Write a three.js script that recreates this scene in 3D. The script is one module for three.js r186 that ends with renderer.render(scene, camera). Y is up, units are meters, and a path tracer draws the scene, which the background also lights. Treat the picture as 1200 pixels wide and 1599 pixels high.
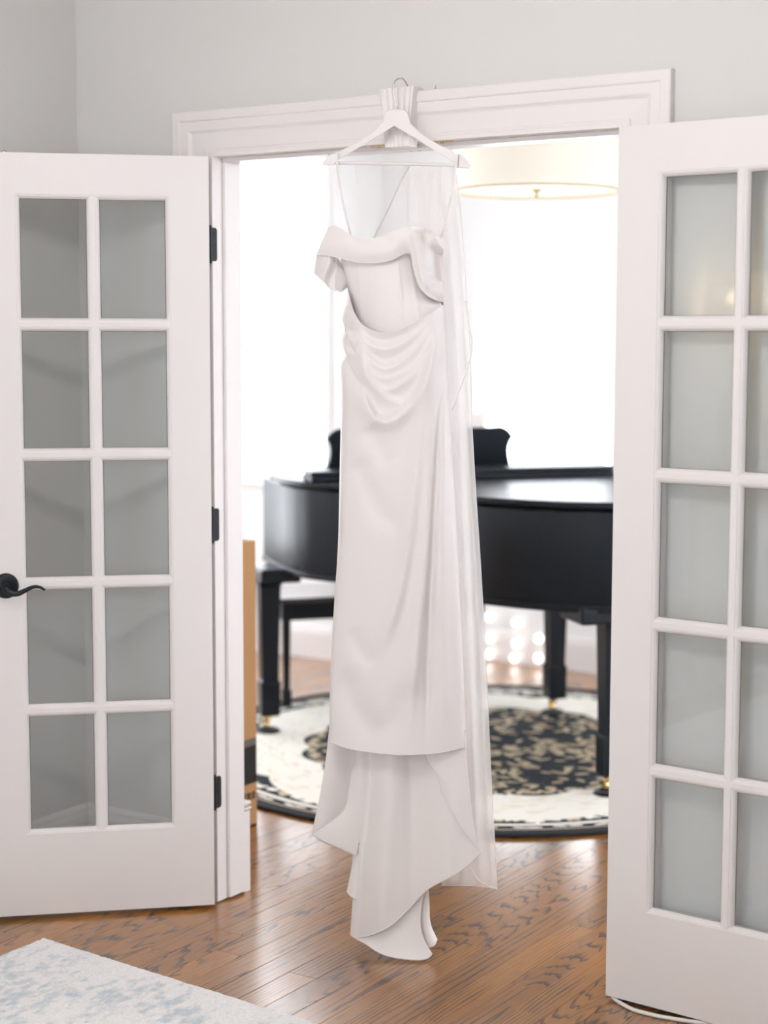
import * as THREE from 'three';
import { RoundedBoxGeometry } from 'three/addons/geometries/RoundedBoxGeometry.js';
import { mergeGeometries } from 'three/addons/utils/BufferGeometryUtils.js';
import { RectAreaLightUniformsLib } from 'three/addons/lights/RectAreaLightUniformsLib.js';

// ------------------------------------------------------------------ camera, sky, exposure
const scene = new THREE.Scene();
const camera = new THREE.PerspectiveCamera(33.313, 1200 / 1599, 0.05, 60);
camera.position.set(2.893, 1.566, 3.586);
camera.rotation.set(-0.1012, 0.5778, 0.002, 'YXZ');
camera.focus = 4.2;
camera.userData.fStop = 1.75;
scene.add(camera);
const SKY = 12.0;
scene.background = new THREE.Color().setRGB(0.95, 1.0, 1.06);
scene.backgroundIntensity = SKY;
const renderer = new THREE.WebGLRenderer({ antialias: true });
renderer.toneMapping = THREE.LinearToneMapping;
renderer.toneMappingExposure = 0.515;
renderer.shadowMap.enabled = true;
RectAreaLightUniformsLib.init();

// ------------------------------------------------------------------ helpers
let seed = 20240611;
const rnd = () => { seed |= 0; seed = (seed + 0x6d2b79f5) | 0; let t = Math.imul(seed ^ (seed >>> 15), 1 | seed); t = (t + Math.imul(t ^ (t >>> 7), 61 | t)) ^ t; return ((t ^ (t >>> 14)) >>> 0) / 4294967296; };
const hash = (x, y) => { let h = Math.imul(x, 374761393) + Math.imul(y, 668265263); h = Math.imul(h ^ (h >>> 13), 1274126177); return ((h ^ (h >>> 16)) >>> 0) / 4294967296; };
const sm = (t) => t * t * (3 - 2 * t);
function noise(x, y) {
  const xi = Math.floor(x), yi = Math.floor(y), fx = sm(x - xi), fy = sm(y - yi);
  const a = hash(xi, yi), b = hash(xi + 1, yi), c = hash(xi, yi + 1), d = hash(xi + 1, yi + 1);
  return a + (b - a) * fx + (c - a) * fy + (a - b - c + d) * fx * fy;
}
const fbm = (x, y, n = 4) => { let s = 0, a = 0.5, t = 0; for (let i = 0; i < n; i++) { s += a * noise(x, y); t += a; a *= 0.5; x = x * 2.03 + 17.1; y = y * 2.03 + 9.7; } return s / t; };
const clamp = (x, a, b) => Math.min(b, Math.max(a, x));
const smooth = (a, b, x) => { const t = clamp((x - a) / (b - a), 0, 1); return sm(t); };
const V = (x, y, z) => new THREE.Vector3(x, y, z);
const taken = {};
const numbered = (n) => { const k = (taken[n] = (taken[n] ?? -1) + 1); return k ? n + '_' + String(k).padStart(3, '0') : n; };
function tag(o, label, category, extra = {}) { Object.assign(o.userData, { label, category }, extra); return o; }
function group(name, label, category, pos = [0, 0, 0], turn = 0, extra = {}) {
  const g = new THREE.Group(); g.name = numbered(name); g.position.set(...pos); g.rotation.y = turn; scene.add(g);
  return tag(g, label, category, extra);
}
function part(name, geo, mat, parent) {
  const list = Array.isArray(geo) ? geo : [geo];
  const clean = list.map((g) => { let q = g.index ? g.toNonIndexed() : g; for (const k of Object.keys(q.attributes)) if (!['position', 'normal', 'uv'].includes(k)) q.deleteAttribute(k); if (!q.attributes.uv) q.setAttribute('uv', new THREE.BufferAttribute(new Float32Array(q.attributes.position.count * 2), 2)); return q; });
  const m = new THREE.Mesh(list.length > 1 ? mergeGeometries(clean) : list[0], mat);
  m.name = parent === scene ? numbered(name) : name; m.castShadow = m.receiveShadow = true; parent.add(m); return m;
}
const structure = (o, label, category) => tag(o, label, category, { kind: 'structure' });
// box from corner to corner
const B = (x0, x1, y0, y1, z0, z1) => new THREE.BoxGeometry(x1 - x0, y1 - y0, z1 - z0).translate((x0 + x1) / 2, (y0 + y1) / 2, (z0 + z1) / 2);
const RB = (x0, x1, y0, y1, z0, z1, r = 0.003, s = 2) => new RoundedBoxGeometry(x1 - x0, y1 - y0, z1 - z0, s, Math.min(r, (x1 - x0) / 2.01, (y1 - y0) / 2.01, (z1 - z0) / 2.01)).translate((x0 + x1) / 2, (y0 + y1) / 2, (z0 + z1) / 2);
const cyl = (r0, r1, h, n = 20) => new THREE.CylinderGeometry(r0, r1, h, n);
const tube = (pts, r, n = 48, m = 8, closed = false) => new THREE.TubeGeometry(new THREE.CatmullRomCurve3(pts.map((p) => (p.isVector3 ? p : V(...p))), closed, 'centripetal'), n, r, m, closed);
// prism: polygon [[a,b],...] in the plane of two axes, extruded along the third by flat faces
function prism(poly, from, to, map) {
  const sh = new THREE.Shape(poly.map(([a, b]) => new THREE.Vector2(a, b)));
  const g = new THREE.ExtrudeGeometry(sh, { depth: to - from, bevelEnabled: false }).translate(0, 0, from);
  const p = g.attributes.position;
  for (let i = 0; i < p.count; i++) { const v = map(p.getX(i), p.getY(i), p.getZ(i)); p.setXYZ(i, ...v); }
  g.computeVertexNormals();
  return g;
}
function dataTexture(w, h, fn, srgb = true, rep = true) {
  const d = new Uint8Array(w * h * 4);
  for (let y = 0; y < h; y++) for (let x = 0; x < w; x++) { const c = fn(x / w, y / h, x, y), i = (y * w + x) * 4; d[i] = clamp(c[0], 0, 255); d[i + 1] = clamp(c[1], 0, 255); d[i + 2] = clamp(c[2], 0, 255); d[i + 3] = 255; }
  const t = new THREE.DataTexture(d, w, h, THREE.RGBAFormat); t.magFilter = THREE.LinearFilter; t.minFilter = THREE.LinearMipmapLinearFilter; t.generateMipmaps = true;
  if (rep) t.wrapS = t.wrapT = THREE.RepeatWrapping;
  if (srgb) t.colorSpace = THREE.SRGBColorSpace; t.needsUpdate = true; return t;
}
const std = (c, roughness = 0.5, o = {}) => new THREE.MeshStandardMaterial({ color: new THREE.Color().setRGB(...c), roughness, ...o });
const phys = (c, roughness = 0.5, o = {}) => new THREE.MeshPhysicalMaterial({ color: new THREE.Color().setRGB(...c), roughness, ...o });

// ------------------------------------------------------------------ materials
const M = {
  trim: std([0.84, 0.805, 0.795], 0.38),
  wallGrey: std([0.73, 0.718, 0.702], 0.9),
  wallWhite: std([0.89, 0.89, 0.89], 0.9),
  ceiling: std([0.88, 0.87, 0.86], 0.95),
  iron: std([0.018, 0.022, 0.026], 0.38, { metalness: 0.6 }),
  brass: std([0.78, 0.55, 0.24], 0.25, { metalness: 1 }),
  steel: std([0.55, 0.55, 0.5], 0.25, { metalness: 1 }),
  glass: phys([0.95, 0.962, 0.962], 0.015, { transmission: 1, thickness: 0, ior: 1.5 }),
  piano: phys([0.005, 0.009, 0.014], 0.32, { specularIntensity: 0.55 }),
  rubber: std([0.01, 0.01, 0.011], 0.5),
  satin: phys([0.85, 0.81, 0.8], 0.42, { side: THREE.DoubleSide, sheen: 0.3, sheenRoughness: 0.4 }),
  satinHem: phys([0.8, 0.765, 0.76], 0.5, { side: THREE.DoubleSide }),
  tulle: phys([0.93, 0.91, 0.9], 1, { side: THREE.DoubleSide, transmission: 0.5, thickness: 0, opacity: 0.62, transparent: true }),
  tulleThin: phys([0.93, 0.91, 0.9], 1, { side: THREE.DoubleSide, transmission: 0.5, thickness: 0, opacity: 0.26, transparent: true }),
  clearGlass: phys([1, 1, 1], 0.015, { transmission: 1, thickness: 0, ior: 1.5 }),
  seal: std([0.05, 0.055, 0.055], 0.8),
  hanger: std([0.86, 0.82, 0.81], 0.4),
  gold: std([0.75, 0.6, 0.32], 0.4, { metalness: 0.7 }),
  paper: std([0.85, 0.8, 0.78], 0.8),
};

// ------------------------------------------------------------------ room shell
// dividing wall: z -0.152 .. -0.052 ; doorway x -0.022 .. 1.178, height 2.047
const CE = 2.74, AX0 = -0.514, AX1 = 4.3, AZ1 = 5.3, BX0 = -3.1, BX1 = 2.7, BZ = -3.62;
const JL = -0.022, JR = 1.178, JT = 2.047, WZ0 = -0.152, WZ1 = -0.052, MID = -0.102;
{
  const w = group('wall_back', 'pale greige wall with a wide double doorway', 'wall', [0, 0, 0], 0, { kind: 'structure' });
  const face = (z0, z1, mat, x0, x1) => {
    part('wall_panel', B(x0, JL - 0.018, 0, CE, z0, z1), mat, w);
    part('wall_panel', B(JR + 0.018, x1, 0, CE, z0, z1), mat, w);
    part('wall_panel', B(JL - 0.018, JR + 0.018, JT + 0.018, CE, z0, z1), mat, w);
  };
  face(MID, WZ1, M.wallGrey, AX0 - 0.12, AX1 + 0.12);
  face(WZ0, MID, M.wallWhite, BX0 - 0.12, BX1 + 0.12);
}
structure(part('wall_left', B(AX0 - 0.12, AX0, 0, CE, MID, AZ1 + 0.12), M.wallGrey, scene), 'greige side wall behind the open left door', 'wall');
structure(part('wall_right', B(AX1, AX1 + 0.12, 0, CE, MID, AZ1 + 0.12), M.wallGrey, scene), 'greige side wall opposite the left door', 'wall');
// rear wall with a wide window
function windowWall(name, label, mat, x0, x1, wins, thick, place) {
  const g = group(name, label, 'wall', [0, 0, 0], 0, { kind: 'structure' });
  place(g);
  let x = x0;
  for (const [a, b, y0, y1] of wins) {
    part('wall_panel', B(x, a, 0, CE, -thick, 0), mat, g);
    part('wall_panel', B(a, b, 0, y0, -thick, 0), mat, g);
    part('wall_panel', B(a, b, y1, CE, -thick, 0), mat, g);
    x = b;
  }
  part('wall_panel', B(x, x1, 0, CE, -thick, 0), mat, g);
  return g;
}
let winNo = 0;
function windowUnit(label, host, a, b, y0, y1, thick, cols = 2, rows = 2, f = 0.045, c = 0.075) {
  const g = new THREE.Group(); g.name = 'window_' + (++winNo); scene.add(g); tag(g, label, 'window', { kind: 'structure' });
  g.position.copy(host.position); g.rotation.copy(host.rotation);
  const z0 = -thick * 0.75, z1 = -thick * 0.35;
  part('window_frame', [B(a, a + f, y0, y1, z0, z1), B(b - f, b, y0, y1, z0, z1), B(a + f, b - f, y0, y0 + f, z0, z1), B(a + f, b - f, y1 - f, y1, z0, z1)], M.trim, g);
  for (let i = 1; i < cols; i++) { const x = a + ((b - a) * i) / cols; part('mullion', B(x - 0.016, x + 0.016, y0 + f, y1 - f, z0 + 0.01, z1 - 0.01), M.trim, g); }
  for (let i = 1; i < rows; i++) { const y = y0 + ((y1 - y0) * i) / rows; part('mullion', B(a + f, b - f, y - 0.016, y + 0.016, z0 + 0.012, z1 - 0.012), M.trim, g); }
  const zc = (z0 + z1) / 2; part('pane', B(a + f, b - f, y0 + f, y1 - f, zc - 0.003, zc + 0.003), M.clearGlass, g);
  if (c > 0) part('window_casing', [B(a - c, a, y0 - 0.02, y1 + c, 0, 0.018), B(b, b + c, y0 - 0.02, y1 + c, 0, 0.018), B(a, b, y1, y1 + c, 0, 0.018)], M.trim, g);
  part('window_sill', RB(a - c - 0.02, b + c + 0.02, y0 - 0.025, y0, -thick * 0.35, 0.04, 0.006), M.trim, g);
  return g;
}
{
  const wins = [[0.4, 2.9, 0.9, 2.4]];
  const r = windowWall('wall_rear', 'greige rear wall with a wide window', M.wallGrey, -(AX1 + 0.12), -(AX0 - 0.12), wins.map(([a, b, c, d]) => [-b, -a, c, d]), 0.12, (g) => { g.position.set(0, 0, AZ1); g.rotation.y = Math.PI; });
  windowUnit('wide white framed window in the greige rear wall', r, -2.9, -0.4, 0.9, 2.4, 0.12, 3, 2);
}
structure(part('ceiling', B(AX0 - 0.12, AX1 + 0.12, CE, CE + 0.1, MID, AZ1 + 0.12), M.ceiling, scene), 'white ceiling of the front room', 'ceiling');
// piano room
structure(part('ceiling', B(BX0 - 0.5, BX1 + 0.12, CE, CE + 0.1, BZ - 0.12, MID), M.ceiling, scene), 'white ceiling of the piano room', 'ceiling');
const STEPX = -1.82, BZL = -3.2;
{
  const g = windowWall('wall_piano_room', 'bright window wall of the piano room left of the step', M.wallWhite, BX0 - 0.12, STEPX, [[-2.95, -1.86, 0.86, 2.5]], 0.12, (q) => q.position.set(0, 0, BZL));
  windowUnit('tall bright window left of the grand piano', g, -2.95, -1.86, 0.86, 2.5, 0.12, 1, 1, 0.02, 0.02);
  const s = part('wall_step', B(STEPX - 0.12, STEPX, 0, CE, BZ - 0.12, BZL - 0.12), M.wallWhite, scene); structure(s, 'narrow return of the white wall beside the tall window', 'wall');
  const far = windowWall('wall_far', 'white wall behind the grand piano', M.wallWhite, STEPX, BX1 + 0.12, [[-1.28, -0.55, 0.55, 1.98]], 0.12, (q) => q.position.set(0, 0, BZ));
  windowUnit('tall bright window behind the music desk', far, -1.28, -0.55, 0.55, 1.98, 0.12, 1, 1, 0.012, 0);
  const side = windowWall('wall_west', 'white side wall of the piano room with two windows', M.wallWhite, BZL - 0.0, MID, [[-2.9, -1.75, 0.7, 2.45], [-1.5, -0.5, 0.7, 2.45]].map(([a, b, c, d]) => [a, b, c, d]), 0.12, (q) => { q.position.set(BX0, 0, 0); q.rotation.y = Math.PI / 2; q.scale.x = -1; });
  side.scale.x = 1; // turned so that local x runs along minus z
  side.clear();
  const lw = [[0.5, 1.5], [1.75, 2.9]]; let x = -MID;
  for (const [a, b] of lw) { part('wall_panel', B(x, a, 0, CE, -0.12, 0), M.wallWhite, side); part('wall_panel', B(a, b, 0, 0.35, -0.12, 0), M.wallWhite, side); part('wall_panel', B(a, b, 2.6, CE, -0.12, 0), M.wallWhite, side); x = b; }
  part('wall_panel', B(x, -BZL + 0.12, 0, CE, -0.12, 0), M.wallWhite, side);
  windowUnit('side window of the piano room next to the doorway wall', side, 0.5, 1.5, 0.35, 2.6, 0.12, 2, 3);
  windowUnit('side window of the piano room next to the window wall', side, 1.75, 2.9, 0.35, 2.6, 0.12, 2, 3);
  const east = group('wall_east', 'white side wall of the piano room beyond the piano spine', 'wall', [BX1, 0, 0], -Math.PI / 2, { kind: 'structure' });
  x = BZ - 0.12;
  for (const [a, b] of [[-3.1, -1.95], [-1.6, -0.5]]) { part('wall_panel', B(x, a, 0, CE, -0.12, 0), M.wallWhite, east); part('wall_panel', B(a, b, 0, 0.35, -0.12, 0), M.wallWhite, east); part('wall_panel', B(a, b, 2.6, CE, -0.12, 0), M.wallWhite, east); x = b; }
  part('wall_panel', B(x, MID, 0, CE, -0.12, 0), M.wallWhite, east);
  windowUnit('window in the side wall beyond the piano, near the far wall', east, -3.1, -1.95, 0.35, 2.6, 0.12, 2, 3);
  windowUnit('window in the side wall beyond the piano, near the doorway wall', east, -1.6, -0.5, 0.35, 2.6, 0.12, 2, 3);
}
// baseboards
const baseProfile = [[0, 0], [0.016, 0], [0.016, 0.165], [0.0145, 0.17], [0.0145, 0.178], [0.011, 0.19], [0.011, 0.2], [0.006, 0.21], [0, 0.21]];
{
  const b1 = part('baseboard_back', [prism(baseProfile, AX0, -0.149, (a, b, c) => [c, b, WZ1 + a]), prism(baseProfile, 1.298, AX1, (a, b, c) => [c, b, WZ1 + a])], M.trim, scene);
  structure(b1, 'tall white baseboard on both sides of the doorway', 'baseboard');
  structure(part('baseboard_left', prism(baseProfile, WZ1 + 0.016, AZ1, (a, b, c) => [AX0 + a, b, c]), M.trim, scene), 'tall white baseboard behind the open left door', 'baseboard');
  structure(part('baseboard_far', [prism(baseProfile, STEPX, BX1, (a, b, c) => [c, b * 0.75, BZ + a]), prism(baseProfile, BX0, STEPX, (a, b, c) => [c, b * 0.75, BZL + a])], M.trim, scene), 'white baseboard along the far side of the piano room', 'baseboard');
}

// ------------------------------------------------------------------ oak strip floor
{
  const NS = 12, TW = 2048, TH = 2048, SW = TW / NS;
  const params = []; for (let i = 0; i < NS; i++) params.push({ cx: 0.5 + (rnd() - 0.5) * 0.6, h0: (i % 3 ? 0.34 + rnd() * 0.2 : (rnd() - 0.5) * 0.05), sl: (rnd() < 0.5 ? -1 : 1) * (i % 3 ? 0.1 + rnd() * 0.1 : 0.02 + rnd() * 0.03), sp: 0.011 + rnd() * 0.010, tone: 0.86 + rnd() * 0.28, warm: rnd(), quarter: i % 4 === 3 });
  const shade = (u, v, k) => { // u 0..1 across 83 mm, v 0..1 along 2 m
    const q = params[k], x = (u - q.cx) * 0.083, y = v * 2, ox = k * 31.7;
    const wob = (fbm(u * 2 + ox, y * 2.2, 3) - 0.5) * 0.03 + (fbm(u * 6 + ox, y * 12, 3) - 0.5) * 0.009;
    let r;
    if (q.quarter) r = x * 1.0 + wob * 0.55 + 0.1; else { const h = q.h0 + q.sl * (y - 1) * 1.6 + wob * 1.7; r = Math.sqrt(x * x * 1.3 + h * h * 0.35 + 0.00004) + wob * 0.25; }
    const f = r / q.sp, fr = f - Math.floor(f);
    const late = Math.pow(smooth(0.45, 0.9, fr) * (1 - smooth(0.9, 1, fr)), 1.5) * (0.55 + 0.75 * fbm(u * 30 + ox, y * 22, 2));
    const pore = smooth(0.55, 0.78, fbm(u * 48 + ox, y * 16 + k * 3, 2)) * (0.4 + 0.6 * late);
    const strong = smooth(0.36, 0.66, fbm(u * 2.2 + ox + 5, y * 2.6, 3));
    const ring = late * (0.18 + 0.95 * strong);
    return { ring, pore, k: q };
  };
  const img = new Uint8Array(TW * TH * 4), rough = new Uint8Array(TW * TH * 4), bump = new Uint8Array(TW * TH * 4);
  for (let y = 0; y < TH; y++) for (let x = 0; x < TW; x++) {
    const k = Math.min(NS - 1, Math.floor(x / SW)), u = (x - k * SW) / SW, v = y / TH, s = shade(u, v, k), i = (y * TW + x) * 4;
    const dark = clamp(s.ring * 0.8 + s.pore * 0.4, 0, 0.93), tone = s.k.tone * (0.93 + 0.14 * fbm(u * 3 + k * 7, v * 14, 3));
    const lr = 156 + 8 * s.k.warm, lg = 103 + 2 * s.k.warm, lb = 36 - 5 * s.k.warm;
    img[i] = clamp((lr + (62 - lr) * dark) * tone, 0, 255); img[i + 1] = clamp((lg + (38 - lg) * dark) * tone, 0, 255); img[i + 2] = clamp((lb + (25 - lb) * dark) * tone, 0, 255); img[i + 3] = 255;
    const ro = 72 + 30 * fbm(u * 4 + k * 3, v * 40, 2) + 20 * dark; rough[i] = rough[i + 1] = rough[i + 2] = ro; rough[i + 3] = 255;
    const bu = 200 - 150 * dark; bump[i] = bump[i + 1] = bump[i + 2] = bu; bump[i + 3] = 255;
  }
  const mk = (d, srgb) => { const t = new THREE.DataTexture(d, TW, TH, THREE.RGBAFormat); t.magFilter = THREE.LinearFilter; t.minFilter = THREE.LinearMipmapLinearFilter; t.generateMipmaps = true; t.wrapT = THREE.RepeatWrapping; if (srgb) t.colorSpace = THREE.SRGBColorSpace; t.needsUpdate = true; return t; };
  const oak = new THREE.MeshPhysicalMaterial({ map: mk(img, true), roughnessMap: mk(rough, false), roughness: 1, bumpMap: mk(bump, false), bumpScale: 0.0002, clearcoat: 1, clearcoatRoughness: 0.2 });
  const PW = 0.083, gap = 0.0004, bev = 0.0009, TK = 0.016;
  function plankGeo(k, v0, L) {
    const g = new THREE.BufferGeometry(), P = [], UV = [], I = [], w = PW / 2 - gap, l = L / 2 - gap;
    const ring = (dx, dz, y) => { const b = P.length / 3; for (const [sx, sz] of [[-1, -1], [1, -1], [1, 1], [-1, 1]]) { const X = sx * (w - dx), Z = sz * (l - dz); P.push(X, y, Z); UV.push((k + 0.02 + 0.96 * (X / PW + 0.5)) / NS, v0 + (Z + L / 2) / 2); } return b; };
    const r0 = ring(0, 0, -TK), r1 = ring(0, 0, -bev), r1b = ring(0, 0, -bev), r2 = ring(bev, bev, 0), r3 = ring(bev, bev, 0);
    const side = (a, b) => { for (let i = 0; i < 4; i++) { const j = (i + 1) % 4; I.push(a + i, b + i, b + j, a + i, b + j, a + j); } };
    side(r0, r1); side(r1b, r2); I.push(r3, r3 + 2, r3 + 1, r3, r3 + 3, r3 + 2);
    g.setAttribute('position', new THREE.Float32BufferAttribute(P, 3)); g.setAttribute('uv', new THREE.Float32BufferAttribute(UV, 2)); g.setIndex(I); g.computeVertexNormals(); return g;
  }
  const Ls = [0.75, 1.05, 1.4], kinds = {};
  const floor = group('floor', 'oak strip floor running from the front room into the piano room', 'floor', [0, 0, 0], 0, { kind: 'structure' });
  part('subfloor', B(BX0 - 0.5, AX1 + 0.12, -0.06, -0.0165, BZ - 0.12, AZ1 + 0.12), M.rubber, floor);
  const rest = []; let count = 0, lastK = -1;
  for (let i = 0; i < 94; i++) {
    const xc = BX0 - 0.1 + PW * (i + 0.5);
    const z0 = BZ - 0.1, zEnd = xc < AX0 - 0.1 ? MID : AZ1 + 0.1;
    let z = z0 - rnd() * 0.7;
    while (z < zEnd) {
      const li = Math.floor(rnd() * 3), L = Ls[li]; let k = Math.floor(rnd() * NS); if (k === lastK) k = (k + 5) % NS; lastK = k; const vi = Math.floor(rnd() * 3);
      const zc = z + L / 2; z += L;
      if (xc > BX1 + 0.1 && zc < MID) continue;
      const g = (kinds[k + '_' + li + '_' + vi] ??= plankGeo(k, vi * 0.31, L));
      const seen = (zc > -0.9 && zc < 1.3 && xc > -0.7 && xc < 1.7) || (zc <= -0.9 && xc > -2.1 && xc < 0.9 && zc - xc * 0.0 > BZ - 0.2);
      if (seen && count < 300) { const m = part('plank', g, oak, floor); m.position.set(xc, 0, zc); count++; }
      else rest.push(g.clone().translate(xc, 0, zc));
    }
  }
  const r = part('plank_field', rest, oak, floor); r.userData.kind = 'stuff';
}

// ------------------------------------------------------------------ doorway trim
{
  const prof = [[0, 0], [0, 0.009], [0.003, 0.012], [0.008, 0.0125], [0.011, 0.009], [0.016, 0.009], [0.049, 0.0105], [0.053, 0.011], [0.057, 0.0135], [0.061, 0.017], [0.065, 0.018], [0.085, 0.0185], [0.0865, 0.022], [0.09, 0.0235], [0.11, 0.0235], [0.113, 0.021], [0.113, 0]];
  const xL = -0.036, xR = 1.185, yT = 2.055;
  function casing(side, s, z, flip) { // mitred run of the profile
    const P = [], I = [];
    const pts = (o) => (side === 'left' ? [[xL - o, 0], [xL - o, yT + o]] : side === 'right' ? [[xR + o, yT + o], [xR + o, 0]] : [[xL - o, yT + o], [xR + o, yT + o]]);
    for (let i = 0; i + 1 < prof.length; i++) { const b = P.length / 3; for (const [o, h] of [prof[i], prof[i + 1]]) for (const [x, y] of pts(o)) P.push(x, y, z + s * h); if (s > 0) I.push(b, b + 3, b + 1, b, b + 2, b + 3); else I.push(b, b + 1, b + 3, b, b + 3, b + 2); }
    const g = new THREE.BufferGeometry(); g.setAttribute('position', new THREE.Float32BufferAttribute(P, 3)); g.setIndex(I); const q = g.toNonIndexed(); q.computeVertexNormals(); return q;
  }
  const t = group('trim_1', 'white moulded door casing with a fluted keystone over the double doorway', 'door casing', [0, 0, 0], 0, { kind: 'structure' });
  for (const side of ['left', 'head', 'right']) part('casing', casing(side, 1, WZ1), M.trim, t);
  // fluted keystone
  const kp = []; const NF = 5; // flutes across
  for (let i = 0; i <= 60; i++) { const u = i / 60; const e = Math.min(u, 1 - u); let h = 0.045; if (e > 0.06) { const f = ((u - 0.06) / 0.88) * NF; h -= 0.006 * Math.pow(Math.abs(Math.sin(Math.PI * f)), 0.7); } else h -= (0.06 - e) * 0.03; kp.push([u - 0.5, h]); }
  const P = [], I = []; const rows = [[2.034, 0.066], [2.036, 0.0675], [2.172, 0.098], [2.176, 0.1]];
  const kc = 0.583; rows.forEach(([y, w]) => kp.forEach(([u, h]) => P.push(kc + u * w, y, WZ1 + h)));
  const n = kp.length; for (let r = 0; r < rows.length - 1; r++) for (let i = 0; i < n - 1; i++) { const a = r * n + i; I.push(a, a + 1, a + n + 1, a, a + n + 1, a + n); }
  const kg = new THREE.BufferGeometry(); kg.setAttribute('position', new THREE.Float32BufferAttribute(P, 3)); kg.setIndex(I); kg.computeVertexNormals();
  const cap = (y, w) => prism([...kp.map(([u, h]) => [kc + u * w, h]), [kc + w / 2, 0], [kc - w / 2, 0]], y - 0.0008, y, (a, b, c) => [a, c, WZ1 + b]);
  const sideW = (sx) => { const g = new THREE.BufferGeometry(); const q = [[kc + sx * 0.033, 2.034], [kc + sx * 0.05, 2.176]]; g.setAttribute('position', new THREE.Float32BufferAttribute([q[0][0], q[0][1], WZ1, q[0][0], q[0][1], WZ1 + 0.043, q[1][0], q[1][1], WZ1 + 0.043, q[1][0], q[1][1], WZ1], 3)); g.setIndex(sx > 0 ? [0, 2, 1, 0, 3, 2] : [0, 1, 2, 0, 2, 3]); const h = g.toNonIndexed(); h.computeVertexNormals(); return h; };
  part('keystone', [kg, cap(2.0348, 0.066), cap(2.1765, 0.1), sideW(1), sideW(-1)], M.trim, t);
  // jambs, stops and catches
  const j = group('trim_2', 'white door jamb lining the doorway, with strike plates overhead', 'door jamb', [0, 0, 0], 0, { kind: 'structure' });
  part('jamb', B(JL - 0.018, JL, 0.004, JT + 0.018, WZ0, WZ1 + 0.011), M.trim, j);
  part('jamb', B(JR, JR + 0.018, 0.004, JT + 0.018, WZ0, WZ1 + 0.011), M.trim, j);
  part('head_jamb', B(JL, JR, JT, JT + 0.018, WZ0, WZ1 + 0.011), M.trim, j);
  part('stop', RB(JL, JL + 0.011, 0.006, JT - 0.011, WZ0 + 0.001, -0.084, 0.002), M.trim, j);
  part('stop', RB(JR - 0.011, JR, 0.006, JT - 0.011, WZ0 + 0.001, -0.084, 0.002), M.trim, j);
  part('stop', RB(JL, JR, JT - 0.011, JT, WZ0 + 0.001, -0.084, 0.002), M.trim, j);
  for (const x of [0.497, 0.682]) { part('strike_plate', RB(x - 0.026, x + 0.026, JT - 0.0018, JT + 0.001, -0.075, -0.052, 0.001), M.brass, j); part('catch_cup', new THREE.TorusGeometry(0.007, 0.0022, 8, 18).rotateX(Math.PI / 2).translate(x, JT - 0.002, -0.064), M.steel, j); }
  for (const x of [0.55, 0.576]) part('screw', cyl(0.0035, 0.0035, 0.002, 12).translate(x, JT - 0.0115, -0.13), M.steel, j);
  // piano-room side casing with plinth blocks
  const f = group('trim_3', 'white door casing on the piano room side with capped plinth blocks', 'door casing', [0, 0, 0], 0, { kind: 'structure' });
  for (const side of ['left', 'head', 'right']) part('casing', casing(side, -1, WZ0), M.trim, f);
  for (const [a, b] of [[-0.155, -0.014], [1.163, 1.304]]) { part('plinth', RB(a, b, 0, 0.235, WZ0 - 0.028, WZ0, 0.002), M.trim, f); part('plinth_cap', [RB(a, b + (a < 0 ? 0.003 : 0), 0.238, 0.246, WZ0 - 0.032, WZ0, 0.003), RB(a, b + (a < 0 ? 0.003 : 0), 0.252, 0.262, WZ0 - 0.03, WZ0, 0.003)], M.trim, f); }
}

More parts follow.
